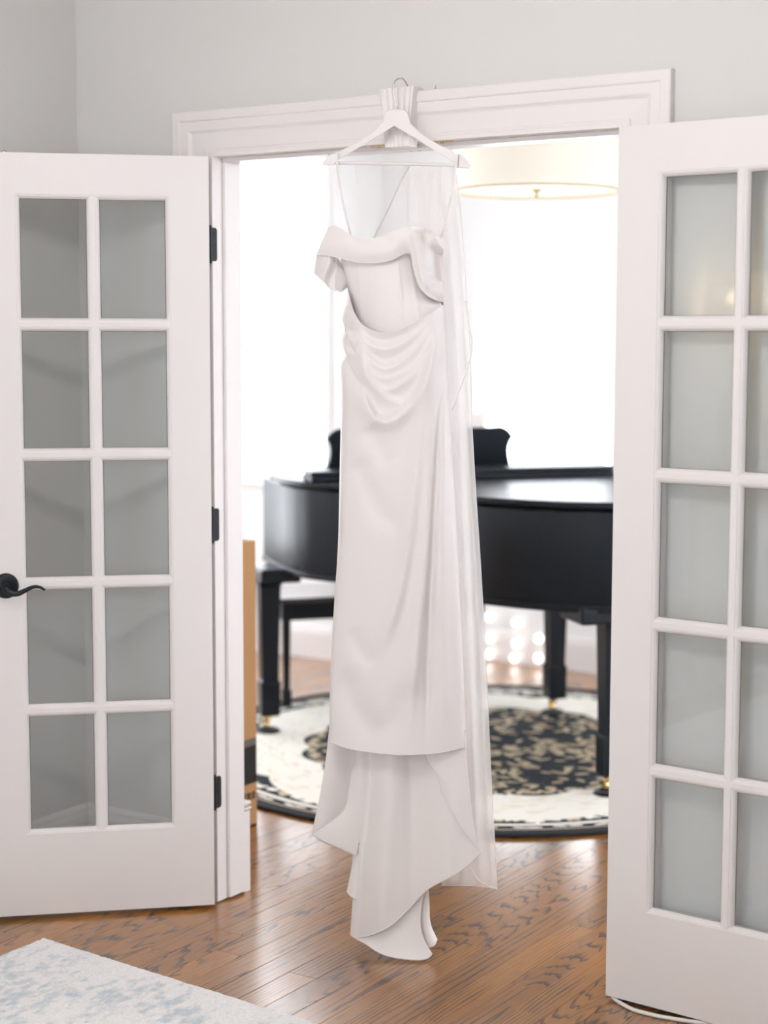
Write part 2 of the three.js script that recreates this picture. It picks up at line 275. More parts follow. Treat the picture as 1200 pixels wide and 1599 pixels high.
// ------------------------------------------------------------------ french doors
const DW = 0.607, DH = 2.03, DT = 0.035, S = 0.1148, PWD = 0.1712, MU = 0.0343, BR = 0.2343, PH = 0.3082, MH = 0.0346;
function frenchDoor(name, label, handed) { // local x from the hinge edge, y up, z=0 the visible face; handed +1 = hinge at local x 0 running +x
  const g = new THREE.Group(); g.name = name; scene.add(g); structure(g, label, 'door');
  const e = 0.011; // width of the moulded sticking
  const half = (edge, dir) => [[edge - dir * e, 0], [edge - dir * (e - 0.0008), -0.0016], [edge - dir * (e - 0.004), -0.0022], [edge - dir * (e - 0.0075), -0.0055], [edge - dir * 0.0012, -0.0095], [edge, -0.013]];
  const mir = (pts) => [...pts, ...pts.slice().reverse().map(([a, b]) => [a, -DT - b])];
  const bar = (poly, from, to, vertical) => prism(poly, from, to, vertical ? (a, b, c) => [a * handed, c, b] : (a, b, c) => [c * handed, a, b]);
  const rev = (gm) => { if (handed < 0) { const i = gm.attributes.position; const p = i.array; for (let t = 0; t < p.length; t += 9) for (let k = 0; k < 3; k++) { const s = p[t + 3 + k]; p[t + 3 + k] = p[t + 6 + k]; p[t + 6 + k] = s; } gm.computeVertexNormals(); } return gm; };
  const wid = 2 * S + 2 * PWD + MU;
  part('stile', rev(bar([[0.0, 0], ...mir(half(S, 1)), [0.0, -DT]], 0, DH, true)), M.trim, g);
  part('stile', rev(bar([[wid, 0], ...mir(half(wid - S, -1)), [wid, -DT]], 0, DH, true)), M.trim, g);
  const a0 = S - e, a1 = wid - S + e, top = BR + 5 * PH + 4 * MH;
  part('rail', rev(bar([[0.0, 0], ...mir(half(BR, 1)), [0.0, -DT]], a0, a1, false)), M.trim, g);
  part('rail', rev(bar([[DH, 0], ...mir(half(top, -1)), [DH, -DT]], a0, a1, false)), M.trim, g);
  const mp = (c, w, dz) => { const l = half(c - w / 2, -1).map(([a, b]) => [a, b + dz]).reverse(), r = half(c + w / 2, 1).map(([a, b]) => [a, b + dz]); const f = [...l, ...r]; return [...f, ...f.slice().reverse().map(([a, b]) => [a, -DT - b])]; };
  part('muntin', rev(bar(mp(S + PWD + MU / 2, MU, -0.0016), BR - e, top + e, true)), M.trim, g);
  for (let k = 0; k < 4; k++) part('muntin', rev(bar(mp(BR + (k + 1) * PH + (k + 0.5) * MH, MH, -0.0013), a0, a1, false)), M.trim, g);
  for (let r = 0; r < 5; r++) for (let c = 0; c < 2; c++) { const x = S + c * (PWD + MU), y = BR + r * (PH + MH); const gl = B(x - 0.003, x + PWD + 0.003, y - 0.003, y + PH + 0.003, -DT / 2 - 0.0016, -DT / 2 + 0.0016); if (handed < 0) { gl.scale(-1, 1, 1); rev2(gl); } const pn = part('pane', gl, M.glass, g); const sx = (q) => { if (handed < 0) { q.scale(-1, 1, 1); rev2(q); } return q; }, q0 = 0.0012, zs = -DT / 2 + 0.0016; part('glazing_seal', [B(x - 0.002, x + q0, y, y + PH, zs, zs + 0.0006), B(x + PWD - q0, x + PWD + 0.002, y, y + PH, zs, zs + 0.0006), B(x, x + PWD, y - 0.002, y + q0 * 0.6, zs, zs + 0.0006), B(x, x + PWD, y + PH - q0 * 0.6, y + PH + 0.002, zs, zs + 0.0006)].map(sx), M.seal, pn); }
  // lever handle on both faces
  const hx = (0.545) * handed, hy = 0.9;
  for (const s of [1, -1]) {
    const z = s > 0 ? 0 : -DT;
    const h = part('door_handle', [new THREE.LatheGeometry([[0, 0.009], [0.012, 0.0095], [0.026, 0.0085], [0.031, 0.006], [0.0335, 0.003], [0.034, 0]].map(([a, b]) => new THREE.Vector2(a, b)), 40).rotateX(s * Math.PI / 2).translate(hx, hy, z)], M.iron, g);
    const lv = [[0, 0, 0.02], [0, 0, 0.045], [-0.01, -0.012, 0.052], [-0.03, -0.016, 0.053], [-0.052, -0.007, 0.052], [-0.072, 0.001, 0.051], [-0.088, 0.0, 0.05], [-0.1, -0.007, 0.049]];
    const cv = new THREE.CatmullRomCurve3(lv.map(([a, b, c]) => V(hx + a * handed, hy + b, z + s * (c - 0.012))), false, 'centripetal');
    const tg = new THREE.TubeGeometry(cv, 40, 0.0085, 12); const pp = tg.attributes.position;
    for (let i = 0; i <= 40; i++) { const c = cv.getPointAt(i / 40), k = i < 12 ? 1 : 1 - 0.62 * ((i - 12) / 28); for (let q = 0; q <= 12; q++) { const id = i * 13 + q; pp.setXYZ(id, c.x + (pp.getX(id) - c.x) * k, c.y + (pp.getY(id) - c.y) * k, c.z + (pp.getZ(id) - c.z) * k * (i < 12 ? 1 : 0.8)); } }
    tg.computeVertexNormals(); part('lever', [tg, new THREE.SphereGeometry(0.0034, 10, 8).translate(hx - 0.1 * handed, hy - 0.007, z + s * 0.037), cyl(0.012, 0.0135, 0.03, 20).rotateX(Math.PI / 2).translate(hx, hy, z + s * 0.02)], M.iron, h);
    if (s > 0) part('set_screw', cyl(0.0022, 0.0022, 0.003, 10).rotateX(Math.PI / 2).translate(hx, hy + 0.019, 0.009), M.rubber, h);
  }
  part('ball_catch', [cyl(0.007, 0.007, 0.004, 16).translate(0.527 * handed, DH + 0.001, -DT / 2), new THREE.SphereGeometry(0.005, 12, 8).translate(0.527 * handed, DH + 0.002, -DT / 2)], M.steel, g);
  return g;
}
function rev2(g) { const i = g.index.array; for (let t = 0; t < i.length; t += 3) { const s = i[t + 1]; i[t + 1] = i[t + 2]; i[t + 2] = s; } g.computeVertexNormals(); }
// turn so that the leaf runs from its hinge edge; visible face towards the front room
const doorL = frenchDoor('door_1', 'white ten pane french door with dark lever, open beside the greige corner', -1);
doorL.position.set(0, 0.012, 0); doorL.rotation.y = -Math.atan2(0.68903, 0.72473) + 0; // leaf direction (-0.725, 0.689)
doorL.rotation.y = Math.atan2(0.68903, 0.72473);
const doorR = frenchDoor('door_2', 'white ten pane french door folded back flat against the wall', 1);
doorR.position.set(1.1874, 0.012, 0); doorR.rotation.y = -0.0666;
// hinges: leaves on the jamb and knuckles
{
  const leafShape = (dx) => { const r = 0.009, h = 0.0445, w = 0.024; const s = new THREE.Shape(); s.moveTo(0, -h); s.lineTo(w - r, -h); s.absarc(w - r, -h + r, r, -Math.PI / 2, 0); s.lineTo(w, h - r); s.absarc(w - r, h - r, r, 0, Math.PI / 2); s.lineTo(0, h); s.closePath(); return new THREE.ExtrudeGeometry(s, { depth: 0.0022, bevelEnabled: false, curveSegments: 8 }); };
  for (const [door, jx, sgn, px] of [[doorL, JL, 1, -0.0245], [doorR, JR, -1, 1.187]]) for (const y of [1.815, 1.06, 0.316]) {
    const leaf = leafShape().rotateY(Math.PI / 2); // x -> -z , z -> x
    if (sgn < 0) leaf.translate(-0.0022, 0, 0);
    leaf.translate(jx + sgn * 0.0, y, -0.034);
    const kn = cyl(0.0055, 0.0055, 0.089, 14).translate(px, y, -0.0335), tips = [cyl(0.0035, 0.0055, 0.006, 14).translate(px, y + 0.0475, -0.0335), cyl(0.0055, 0.0035, 0.006, 14).translate(px, y - 0.0475, -0.0335)];
    door.updateMatrixWorld(true); const inv = door.matrixWorld.clone().invert();
    const h = part('hinge', [leaf.clone(), kn, ...tips].map((q) => q.applyMatrix4(inv)), M.iron, door);
    part('hinge_screw', [[-0.03, 0.013], [0, 0.018], [0.03, 0.013]].map(([dy, dz]) => cyl(0.0032, 0.0032, 0.0012, 10).rotateZ(Math.PI / 2).translate(jx + sgn * 0.0026, y + dy, -0.034 - dz).applyMatrix4(inv)), M.iron, h);
  }
}

// ------------------------------------------------------------------ the dress: panels draped on traced outlines
const eye = camera.position.clone(), FPX = 2672.2;
camera.updateMatrixWorld(true);
const cr = V(1, 0, 0).applyQuaternion(camera.quaternion), cu = V(0, 1, 0).applyQuaternion(camera.quaternion), cf = V(0, 0, -1).applyQuaternion(camera.quaternion);
const PHI = THREE.MathUtils.degToRad(15), DN = V(Math.sin(PHI), 0, Math.cos(PHI)), DQ = V(0.615, 0, 0.03);
function drape(px, py, w = 0) { // point of the outline on a vertical plane w metres in front of the hanging plane
  const d = cf.clone().addScaledVector(cr, (px - 600) / FPX).addScaledVector(cu, -(py - 799.5) / FPX);
  const t = (DQ.clone().sub(eye).dot(DN) + w) / d.dot(DN);
  return eye.clone().addScaledVector(d, t);
}
function curve2(pts) { const c = new THREE.CatmullRomCurve3(pts.map(([x, y]) => V(x, y, 0)), false, 'centripetal'); return (t) => { const p = pts.length === 2 ? V(pts[0][0], pts[0][1], 0).lerp(V(pts[1][0], pts[1][1], 0), t) : c.getPointAt(clamp(t, 0, 1)); return [p.x, p.y]; }; }
function segDist(x, y, pts) { let best = 1e9, at = 0, side = 0; const n = pts.length - 1; for (let i = 0; i < n; i++) { const [x0, y0] = pts[i], [x1, y1] = pts[i + 1], dx = x1 - x0, dy = y1 - y0, t = clamp(((x - x0) * dx + (y - y0) * dy) / (dx * dx + dy * dy), 0, 1), ex = x - x0 - dx * t, ey = y - y0 - dy * t, d = Math.hypot(ex, ey); if (d < best) { best = d; at = (i + t) / n; side = Math.sign(dx * ey - dy * ex); } } return [best, at, side]; }
// a fold: crest along a line; steep on one side, gentle on the other
function folds(list) {
  const L = list.map(([pts, a, w, w2]) => { const c = curve2(pts), q = []; for (let i = 0; i <= 16; i++) q.push(c(i / 16)); return { q, a, w, w2: w2 ?? w }; });
  return (x, y) => { let s = 0; for (const f of L) { const [d, t, sd] = segDist(x, y, f.q); const w = sd > 0 ? f.w : f.w2; if (d < 3 * w) { const e = Math.min(1, t / 0.16, (1 - t) / 0.16); s += f.a * Math.exp(-((d / w) ** 2)) * sm(clamp(e, 0, 1)); } } return s; };
}
function coons(top, bottom, left, right, nu, nv, wf) {
  const T = curve2(top), Bt = curve2(bottom), L = curve2(left), R = curve2(right), P = [], UV = [], I = [];
  const c00 = T(0), c10 = T(1), c01 = Bt(0), c11 = Bt(1);
  for (let j = 0; j <= nv; j++) { const v = j / nv, l = L(v), r = R(v); for (let i = 0; i <= nu; i++) {
    const u = i / nu, t = T(u), b = Bt(u), q = [0, 1].map((k) => (1 - v) * t[k] + v * b[k] + (1 - u) * l[k] + u * r[k] - ((1 - u) * (1 - v) * c00[k] + u * (1 - v) * c10[k] + (1 - u) * v * c01[k] + u * v * c11[k]));
    const p = drape(q[0], q[1], wf(u, v, q[0], q[1])); if (p.y < 0.004) p.y = 0.004; P.push(p.x, p.y, p.z); UV.push(u, v); } }
  const n = nu + 1; for (let j = 0; j < nv; j++) for (let i = 0; i < nu; i++) { const a = j * n + i; I.push(a, a + n, a + n + 1, a, a + n + 1, a + 1); }
  const g = new THREE.BufferGeometry(); g.setAttribute('position', new THREE.Float32BufferAttribute(P, 3)); g.setAttribute('uv', new THREE.Float32BufferAttribute(UV, 2)); g.setIndex(I); g.computeVertexNormals();
  g.userData = { row: (j) => { const o = []; for (let i = 0; i < n; i++) o.push(V(P[(j * n + i) * 3], P[(j * n + i) * 3 + 1], P[(j * n + i) * 3 + 2])); return o; }, col: (i) => { const o = []; for (let j = 0; j <= nv; j++) o.push(V(P[(j * n + i) * 3], P[(j * n + i) * 3 + 1], P[(j * n + i) * 3 + 2])); return o; } };
  return g;
}
const hemTube = (pts, r = 0.0013) => new THREE.TubeGeometry(new THREE.CatmullRomCurve3(pts.filter((_, i) => i % 2 === 0 || i === pts.length - 1)), pts.length, r, 6);
const dome = (u, p = 0.5) => Math.pow(Math.max(0, 1 - (2 * u - 1) ** 2), p);
{
  const base = drape(612, 1495, 0); base.y = 0;
  const D = group('wedding_dress', 'white satin off-shoulder wedding gown with draped waist, hanging in the doorway', 'dress');
  // skirt front
  const waist = [[543, 450], [554, 488], [568, 508], [600, 519], [640, 508], [668, 492], [693, 476]];
  const sl = [[543, 450], [541, 468], [537, 484], [534, 498], [540, 514], [535, 526], [536, 543], [541, 552], [533, 566], [533, 620], [531, 720], [528, 850], [521, 960], [516, 1060], [514, 1157]];
  const sr = [[693, 476], [695, 520], [699, 600], [706, 700], [712, 800], [717, 900], [722, 1000], [726, 1090], [729, 1166]];
  const hem = [[514, 1157], [535, 1166], [562, 1172], [590, 1176], [622, 1179], [655, 1178], [690, 1175], [729, 1166]];
  const fs = folds([
    [[[552, 486], [562, 504], [582, 516], [604, 519], [640, 508], [668, 493], [693, 477]], 0.010, 7, 5],
    [[[553, 500], [566, 525], [588, 542], [612, 543], [648, 522], [690, 486]], 0.011, 11, 6],
    [[[556, 520], [570, 552], [595, 574], [622, 568], [655, 540], [690, 494]], 0.011, 11, 7],
    [[[557, 540], [574, 575], [598, 592], [628, 584], [660, 560], [690, 500]], 0.009, 9, 6],
    [[[558, 556], [578, 592], [600, 608], [634, 596], [664, 568]], 0.009, 9, 6],
    [[[560, 570], [582, 606], [612, 626], [638, 634]], 0.007, 9, 7],
    [[[561, 590], [572, 628], [584, 652], [602, 659], [626, 648], [652, 618], [672, 570], [691, 505]], 0.016, 13, 7],
    [[[578, 664], [596, 704], [612, 730]], -0.006, 18],
    [[[557, 712], [574, 758], [598, 806], [632, 822]], -0.008, 17],
    [[[692, 500], [677, 560], [661, 640], [650, 735], [640, 830], [622, 930], [596, 1010], [588, 1040]], 0.015, 13, 11],
    [[[692, 505], [682, 590], [673, 700], [666, 850], [655, 960], [646, 1060], [636, 1172]], 0.017, 13, 9],
    [[[693, 540], [686, 640], [678, 800], [672, 950], [668, 1060], [667, 1176]], -0.012, 6],
    [[[694, 560], [691, 700], [690, 850], [692, 1000], [697, 1174]], 0.011, 12, 10],
    [[[535, 1040], [560, 1110], [585, 1142], [620, 1120], [650, 1060]], -0.012, 22],
    [[[548, 980], [566, 1020], [585, 1040]], -0.006, 14],
    [[[530, 484], [556, 502]], 0.008, 7], [[[528, 522], [562, 535]], 0.009, 8], [[[526, 510], [558, 517]], -0.006, 5], [[[526, 545], [562, 559]], 0.006, 6],
  ]);
  const skirt = coons(waist, hem, sl, sr, 96, 200, (u, v, x, y) => 0.005 + 0.062 * dome(u, 0.42) * (1 - 0.25 * v) + fs(x, y) + 0.003 * Math.sin(u * 9 + v * 3) * v);
  const sk = part('skirt', skirt, M.satin, D);
  part('hem', hemTube(skirt.userData.row(200)), M.satinHem, sk);
  // skirt back, closes the volume
  part('skirt_back', coons(waist.map(([x, y]) => [x, y - 40]), hem.map(([x, y]) => [x, y + 10]), sl.map(([x, y], i) => [x + 1, i ? y : y - 40]), sr.map(([x, y], i) => [x - 1, i ? y : y - 40]), 40, 60, (u) => 0.004 - 0.05 * dome(u, 0.5)), M.satin, D);
  // bodice
  const bl = [[529, 392], [538, 425], [546, 455], [553, 486], [556, 530]], br = [[643, 392], [652, 428], [668, 462], [690, 474], [693, 520]];
  const fb = folds([[[[561, 405], [562, 460], [564, 515]], 0.0022, 2], [[[588, 408], [588, 460], [588, 520]], 0.0012, 2], [[[621, 404], [626, 455], [630, 512]], 0.0022, 2], [[[640, 398], [648, 450], [656, 500]], 0.0018, 2.5]]);
  const bod = part('bodice', coons([[529, 392], [585, 400], [643, 392]], [[556, 530], [620, 534], [693, 520]], bl, br, 70, 60, (u, v, x, y) => 0.008 + 0.052 * dome(u, 0.4) + fb(x, y)), M.satin, D);
  part('bodice_back', coons([[529, 392], [585, 378], [690, 385]], [[556, 530], [620, 534], [693, 520]], bl, [[690, 385], [692, 430], [692, 474], [693, 520]], 30, 30, (u) => 0.006 - 0.04 * dome(u, 0.5)), M.satin, D);
  // fold-over neckline cuff
  const ct = [[513, 355], [521, 352], [533, 357], [552, 368], [575, 373], [600, 367], [622, 357], [640, 353.5], [652, 355]];
  const cb = [[494, 398], [512, 399], [531, 403], [556, 409], [585, 411], [610, 407], [626, 399], [636, 395], [646, 398]];
  const fc = folds([[[[540, 362], [560, 378], [590, 384], [620, 372]], -0.004, 9]]);
  const cuffG = coons(ct, cb, [[513, 355], [503, 376], [494, 398]], [[652, 355], [648, 376], [646, 398]], 80, 24, (u, v, x, y) => 0.02 + 0.058 * dome(0.08 + u * 0.8, 0.45) + 0.008 * Math.sin(Math.PI * v) - 0.004 * v + fc(x, y));
  const cuff = part('neckline_cuff', cuffG, M.satin, D);
  part('hem', hemTube(cuffG.userData.row(24), 0.001), M.satinHem, cuff);
  // sleeves: looped bands
  const fr = folds([[[[646, 356], [654, 395], [660, 430], [674, 458]], 0.016, 8, 7], [[[660, 358], [668, 395], [672, 425]], -0.010, 7], [[[676, 364], [686, 378], [692, 400]], 0.008, 8]]);
  const slR = coons([[641, 354], [655, 355], [672, 360], [692, 375]], [[668, 462], [678, 467], [686, 470], [693, 471]], [[641, 354], [640, 376], [643, 400], [648, 428], [657, 450], [668, 462]], [[692, 375], [693, 392], [691.5, 408], [692, 430], [691, 450], [693, 471]], 40, 60, (u, v, x, y) => 0.066 - 0.05 * u * u + fr(x, y) - 0.03 * smooth(0.45, 0.8, u) * smooth(0.12, 0.3, v) * (1 - smooth(0.62, 0.72, v)));
  const s1 = part('sleeve', slR, M.satin, D); part('hem', [hemTube(slR.userData.row(60), 0.001), hemTube(slR.userData.col(0), 0.001)], M.satinHem, s1);
  const slR2 = coons([[670, 436], [678, 442], [692, 441]], [[668, 462], [680, 469], [693, 472]], [[670, 436], [668, 450], [668, 462]], [[692, 441], [693, 455], [693, 472]], 20, 14, (u, v) => 0.055 - 0.02 * u + 0.01 * Math.sin(Math.PI * v));
  part('sleeve_band', slR2, M.satin, D);
  const slL = coons([[496, 391], [508, 394], [524, 399]], [[490, 426], [504, 439], [516, 450], [526, 454]], [[496, 391], [493, 406], [490, 426]], [[524, 399], [527, 416], [524, 428], [522, 441], [526, 454]], 30, 30, (u, v) => 0.03 + 0.03 * Math.sin(Math.PI * (0.15 + 0.75 * u)) - 0.022 * v + 0.004 * Math.sin(u * 11 + v * 3));
  const s2 = part('sleeve', slL, M.satin, D); part('hem', hemTube(slL.userData.row(30), 0.001), M.satinHem, s2);
  part('sleeve_band', coons([[521, 403], [528, 403], [536, 412]], [[524, 452], [532, 456], [544, 448]], [[521, 403], [526, 418], [523, 434], [524, 452]], [[536, 412], [541, 424], [546, 436], [544, 448]], 18, 26, (u, v) => 0.016 - 0.03 * u + 0.012 * Math.sin(Math.PI * v)), M.satin, D);
  // hanging loops over the hanger
  for (const pts of [[[526, 236, 0.02], [527, 262, 0.022], [533, 300, 0.024], [541, 340, 0.022], [548, 366, 0.012]], [[714, 240, 0.016], [712, 262, 0.02], [706, 300, 0.02], [697, 340, 0.018], [689, 370, 0.01]]]) {
    const c = new THREE.CatmullRomCurve3(pts.map(([x, y, w]) => drape(x, y, w))), P = [], I = [], n = 30, hw = 0.0032;
    for (let i = 0; i <= n; i++) { const p = c.getPointAt(i / n); for (const s of [-1, 1]) P.push(p.x + s * hw * Math.cos(PHI), p.y, p.z - s * hw * Math.sin(PHI) + s * 0.0008); if (i) { const a = i * 2; I.push(a - 2, a, a - 1, a - 1, a, a + 1); } }
    const g = new THREE.BufferGeometry(); g.setAttribute('position', new THREE.Float32BufferAttribute(P, 3)); g.setIndex(I); g.computeVertexNormals(); part('hanging_loop', g, M.satin, D);
  }
  // train, gathered at the back: inner panels below the front hem
  const ft = folds([[[[582, 1000], [576, 1260], [566, 1340], [554, 1640]], -0.010, 9], [[[612, 1000], [606, 1270], [598, 1360], [590, 1640]], 0.016, 20], [[[648, 1000], [646, 1280], [652, 1620]], -0.012, 14], [[[686, 1000], [692, 1260], [704, 1560]], 0.012, 18]]);
  const train = coons([[556, 1150], [600, 1150], [660, 1150], [716, 1150]], [[557, 1465], [585, 1458], [612, 1444], [640, 1418], [668, 1389], [700, 1371], [730, 1352], [752, 1331]], [[556, 1150], [559, 1220], [562, 1290], [560, 1350], [557, 1410], [557, 1465]], [[716, 1150], [718, 1210], [722, 1250], [728, 1290], [752, 1331]], 70, 90, (u, v, x, y) => -0.012 + 0.022 * v + ft(x, y) + 0.012 * Math.sin(Math.PI * u) * v);
  const tr = part('train', train, M.satin, D); part('hem', hemTube(train.userData.row(90), 0.0016), M.satinHem, tr);
  // left back panel with its turned edge
  const lp = coons([[514, 1140], [545, 1140], [580, 1140]], [[487, 1302], [502, 1313], [526, 1323], [556, 1336]], [[514, 1140], [509, 1185], [499, 1245], [487, 1302]], [[580, 1140], [572, 1220], [564, 1280], [556, 1336]], 36, 50, (u, v) => -0.04 + 0.012 * Math.sin(u * 5 + 1) - 0.01 * v);
  const lpm = part('train_panel', lp, M.satin, D); part('hem', [hemTube(lp.userData.row(50), 0.0013)], M.satinHem, lpm);
  const lt = coons([[560, 1178], [570, 1176], [582, 1176]], [[488, 1302], [503, 1312], [526, 1322], [557, 1335]], [[560, 1178], [549, 1205], [545, 1232], [536, 1266], [488, 1302]], [[582, 1176], [574, 1230], [566, 1290], [557, 1335]], 26, 40, (u, v) => -0.028 + 0.012 * Math.sin(Math.PI * u) * v + 0.004 * v);
  const ltm = part('train_panel', lt, M.satin, D); part('hem', [hemTube(lt.userData.col(0), 0.0012)], M.satinHem, ltm);
  // lower layers under the wrapped hem, standing on the floor
  const in1 = coons([[557, 1440], [600, 1425], [640, 1395], [668, 1370]], [[557, 1466], [572, 1474], [590, 1486], [608, 1493], [640, 1498], [660, 1498], [670, 1495], [675, 1488]], [[557, 1440], [556, 1455], [557, 1466]], [[668, 1370], [658, 1420], [659, 1455], [667, 1475], [675, 1488]], 50, 40, (u, v) => -0.022 + 0.045 * v * Math.sin(Math.PI * (0.1 + 0.8 * u)) + 0.01 * v);
  const i1 = part('train_panel', in1, M.satin, D); part('hem', hemTube(in1.userData.row(40), 0.0022), M.satinHem, i1);
  const in2 = coons([[648, 1380], [660, 1376], [669, 1372]], [[655, 1468], [667, 1478], [678, 1476], [683, 1466]], [[648, 1380], [652, 1425], [655, 1468]], [[669, 1372], [671, 1410], [673, 1442], [683, 1466]], 16, 30, (u, v) => -0.035 + 0.02 * Math.sin(Math.PI * u) * v);
  const i2 = part('train_panel', in2, M.satin, D); part('hem', hemTube(in2.userData.row(30), 0.0018), M.satinHem, i2);
  const in3 = coons([[553, 1320], [562, 1320], [575, 1320]], [[542, 1391], [549, 1400], [566, 1404]], [[553, 1320], [549, 1355], [542, 1391]], [[575, 1320], [570, 1360], [566, 1404]], 14, 20, (u, v) => -0.04 + 0.02 * Math.sin(Math.PI * u) * v);
  const i3 = part('train_panel', in3, M.satin, D); part('hem', hemTube(in3.userData.row(20), 0.0014), M.satinHem, i3);
  const in4 = coons([[553, 1380], [560, 1380], [572, 1380]], [[547, 1460], [556, 1466], [572, 1462]], [[553, 1380], [550, 1420], [547, 1460]], [[572, 1380], [572, 1420], [572, 1462]], 12, 20, (u, v) => -0.03 + 0.016 * Math.sin(Math.PI * u) * v);
  part('train_panel', in4, M.satin, D);
  const rp = coons([[664, 1140], [700, 1140], [728, 1140]], [[690, 1240], [720, 1290], [748, 1326]], [[664, 1140], [666, 1182], [684, 1212], [690, 1240]], [[728, 1140], [731, 1200], [738, 1270], [748, 1326]], 24, 36, (u, v) => 0.016 + 0.012 * Math.sin(Math.PI * u) * v);
  const rpm = part('train_panel', rp, M.satin, D); part('hem', hemTube(rp.userData.col(0), 0.0012), M.satinHem, rpm);
  const in5 = coons([[676, 1160], [700, 1160], [726, 1160]], [[672, 1182], [692, 1188], [719, 1188]], [[676, 1160], [672, 1182]], [[726, 1160], [719, 1188]], 20, 10, () => -0.005);
  part('train_panel', in5, M.satin, D);
}
// veil
{
  const Vv = group('bridal_veil', 'sheer white tulle veil hung over the hanger bar, falling beside the gown', 'veil');
  const fv = folds([[[[648, 262], [640, 320], [650, 420], [690, 520]], 0.012, 12], [[[690, 262], [704, 400], [716, 560], [722, 800], [736, 1100], [748, 1370]], 0.016, 10], [[[672, 262], [690, 400], [702, 560], [704, 800], [712, 1100]], -0.012, 9], [[[710, 300], [724, 460], [730, 600], [738, 800], [752, 1100], [762, 1380]], -0.012, 7]]);
  const fall = coons([[632, 257], [665, 258], [712, 260]], [[690, 1383], [720, 1383], [748, 1384], [777, 1388]], [[632, 257], [640, 400], [655, 600], [668, 900], [680, 1200], [690, 1383]], [[712, 260], [719, 320], [727, 430], [734, 560], [736, 640], [741, 740], [750, 880], [758, 1020], [766, 1200], [777, 1388]], 60, 140, (u, v, x, y) => -0.075 + 0.02 * Math.sin(u * 12) * (0.4 + 0.6 * v) + fv(x, y));
  part('veil_layer', fall, M.tulle, Vv);
  const b2 = coons([[640, 257], [675, 258], [710, 260]], [[676, 1310], [706, 1330], [736, 1346], [770, 1385]], [[640, 257], [655, 400], [665, 600], [672, 900], [674, 1200], [676, 1310]], [[710, 260], [716, 330], [724, 440], [730, 560], [731, 660], [736, 760], [744, 880], [752, 1020], [760, 1200], [770, 1385]], 50, 120, (u, v, x, y) => -0.11 + 0.016 * Math.sin(u * 9 + 2) + 0.6 * fv(x + 6, y));
  part('veil_layer', b2, M.tulle, Vv);
  const b3 = coons([[660, 300], [690, 300], [712, 300]], [[690, 1375], [720, 1375], [755, 1378]], [[660, 300], [672, 500], [682, 800], [690, 1375]], [[712, 300], [724, 500], [732, 800], [755, 1378]], 40, 90, (u, v) => -0.14 + 0.012 * Math.sin(u * 14 + 1));
  part('veil_layer', b3, M.tulle, Vv);
  // part drawn across behind the straps
  const across = coons([[640, 257], [662, 258], [690, 259]], [[583, 374], [630, 374], [690, 376]], [[640, 257], [622, 292], [604, 330], [583, 374]], [[690, 259], [690, 300], [690, 340], [690, 376]], 40, 40, (u, v) => -0.035 + 0.006 * Math.sin(u * 22));
  part('veil_layer', across, M.tulleThin, Vv);
  const behind = coons([[556, 257], [590, 257], [640, 257]], [[560, 374], [590, 374], [640, 374]], [[556, 257], [558, 310], [560, 374]], [[640, 257], [640, 310], [640, 374]], 24, 24, (u, v) => -0.055 + 0.005 * Math.sin(u * 13));
  part('veil_layer', behind, M.tulleThin, Vv);
  const edge = (pts, r) => tube(pts.map(([x, y, w]) => drape(x, y, w)), r, 80, 6);
  part('veil_edge', [edge([[640, 258, -0.03], [622, 292, -0.03], [604, 330, -0.03], [583, 374, -0.03]], 0.0024), edge([[728, 470, -0.02], [733, 510, -0.02], [738, 535, -0.018], [732, 570, -0.016], [720, 605, -0.016], [705, 642, -0.018]], 0.0016), edge([[712, 262, -0.045], [722, 360, -0.045], [730, 470, -0.045], [735, 560, -0.045], [737, 650, -0.045], [742, 745, -0.045], [751, 885, -0.045], [759, 1025, -0.045], [767, 1205, -0.045], [777, 1387, -0.045]], 0.0009), edge([[777, 1388, -0.045], [752, 1378, -0.045], [738, 1358, -0.045], [733, 1340, -0.045]], 0.0013), edge([[690, 1383, -0.05], [720, 1383, -0.05], [748, 1384, -0.05], [777, 1388, -0.05]], 0.0008)], M.satinHem, Vv);
}
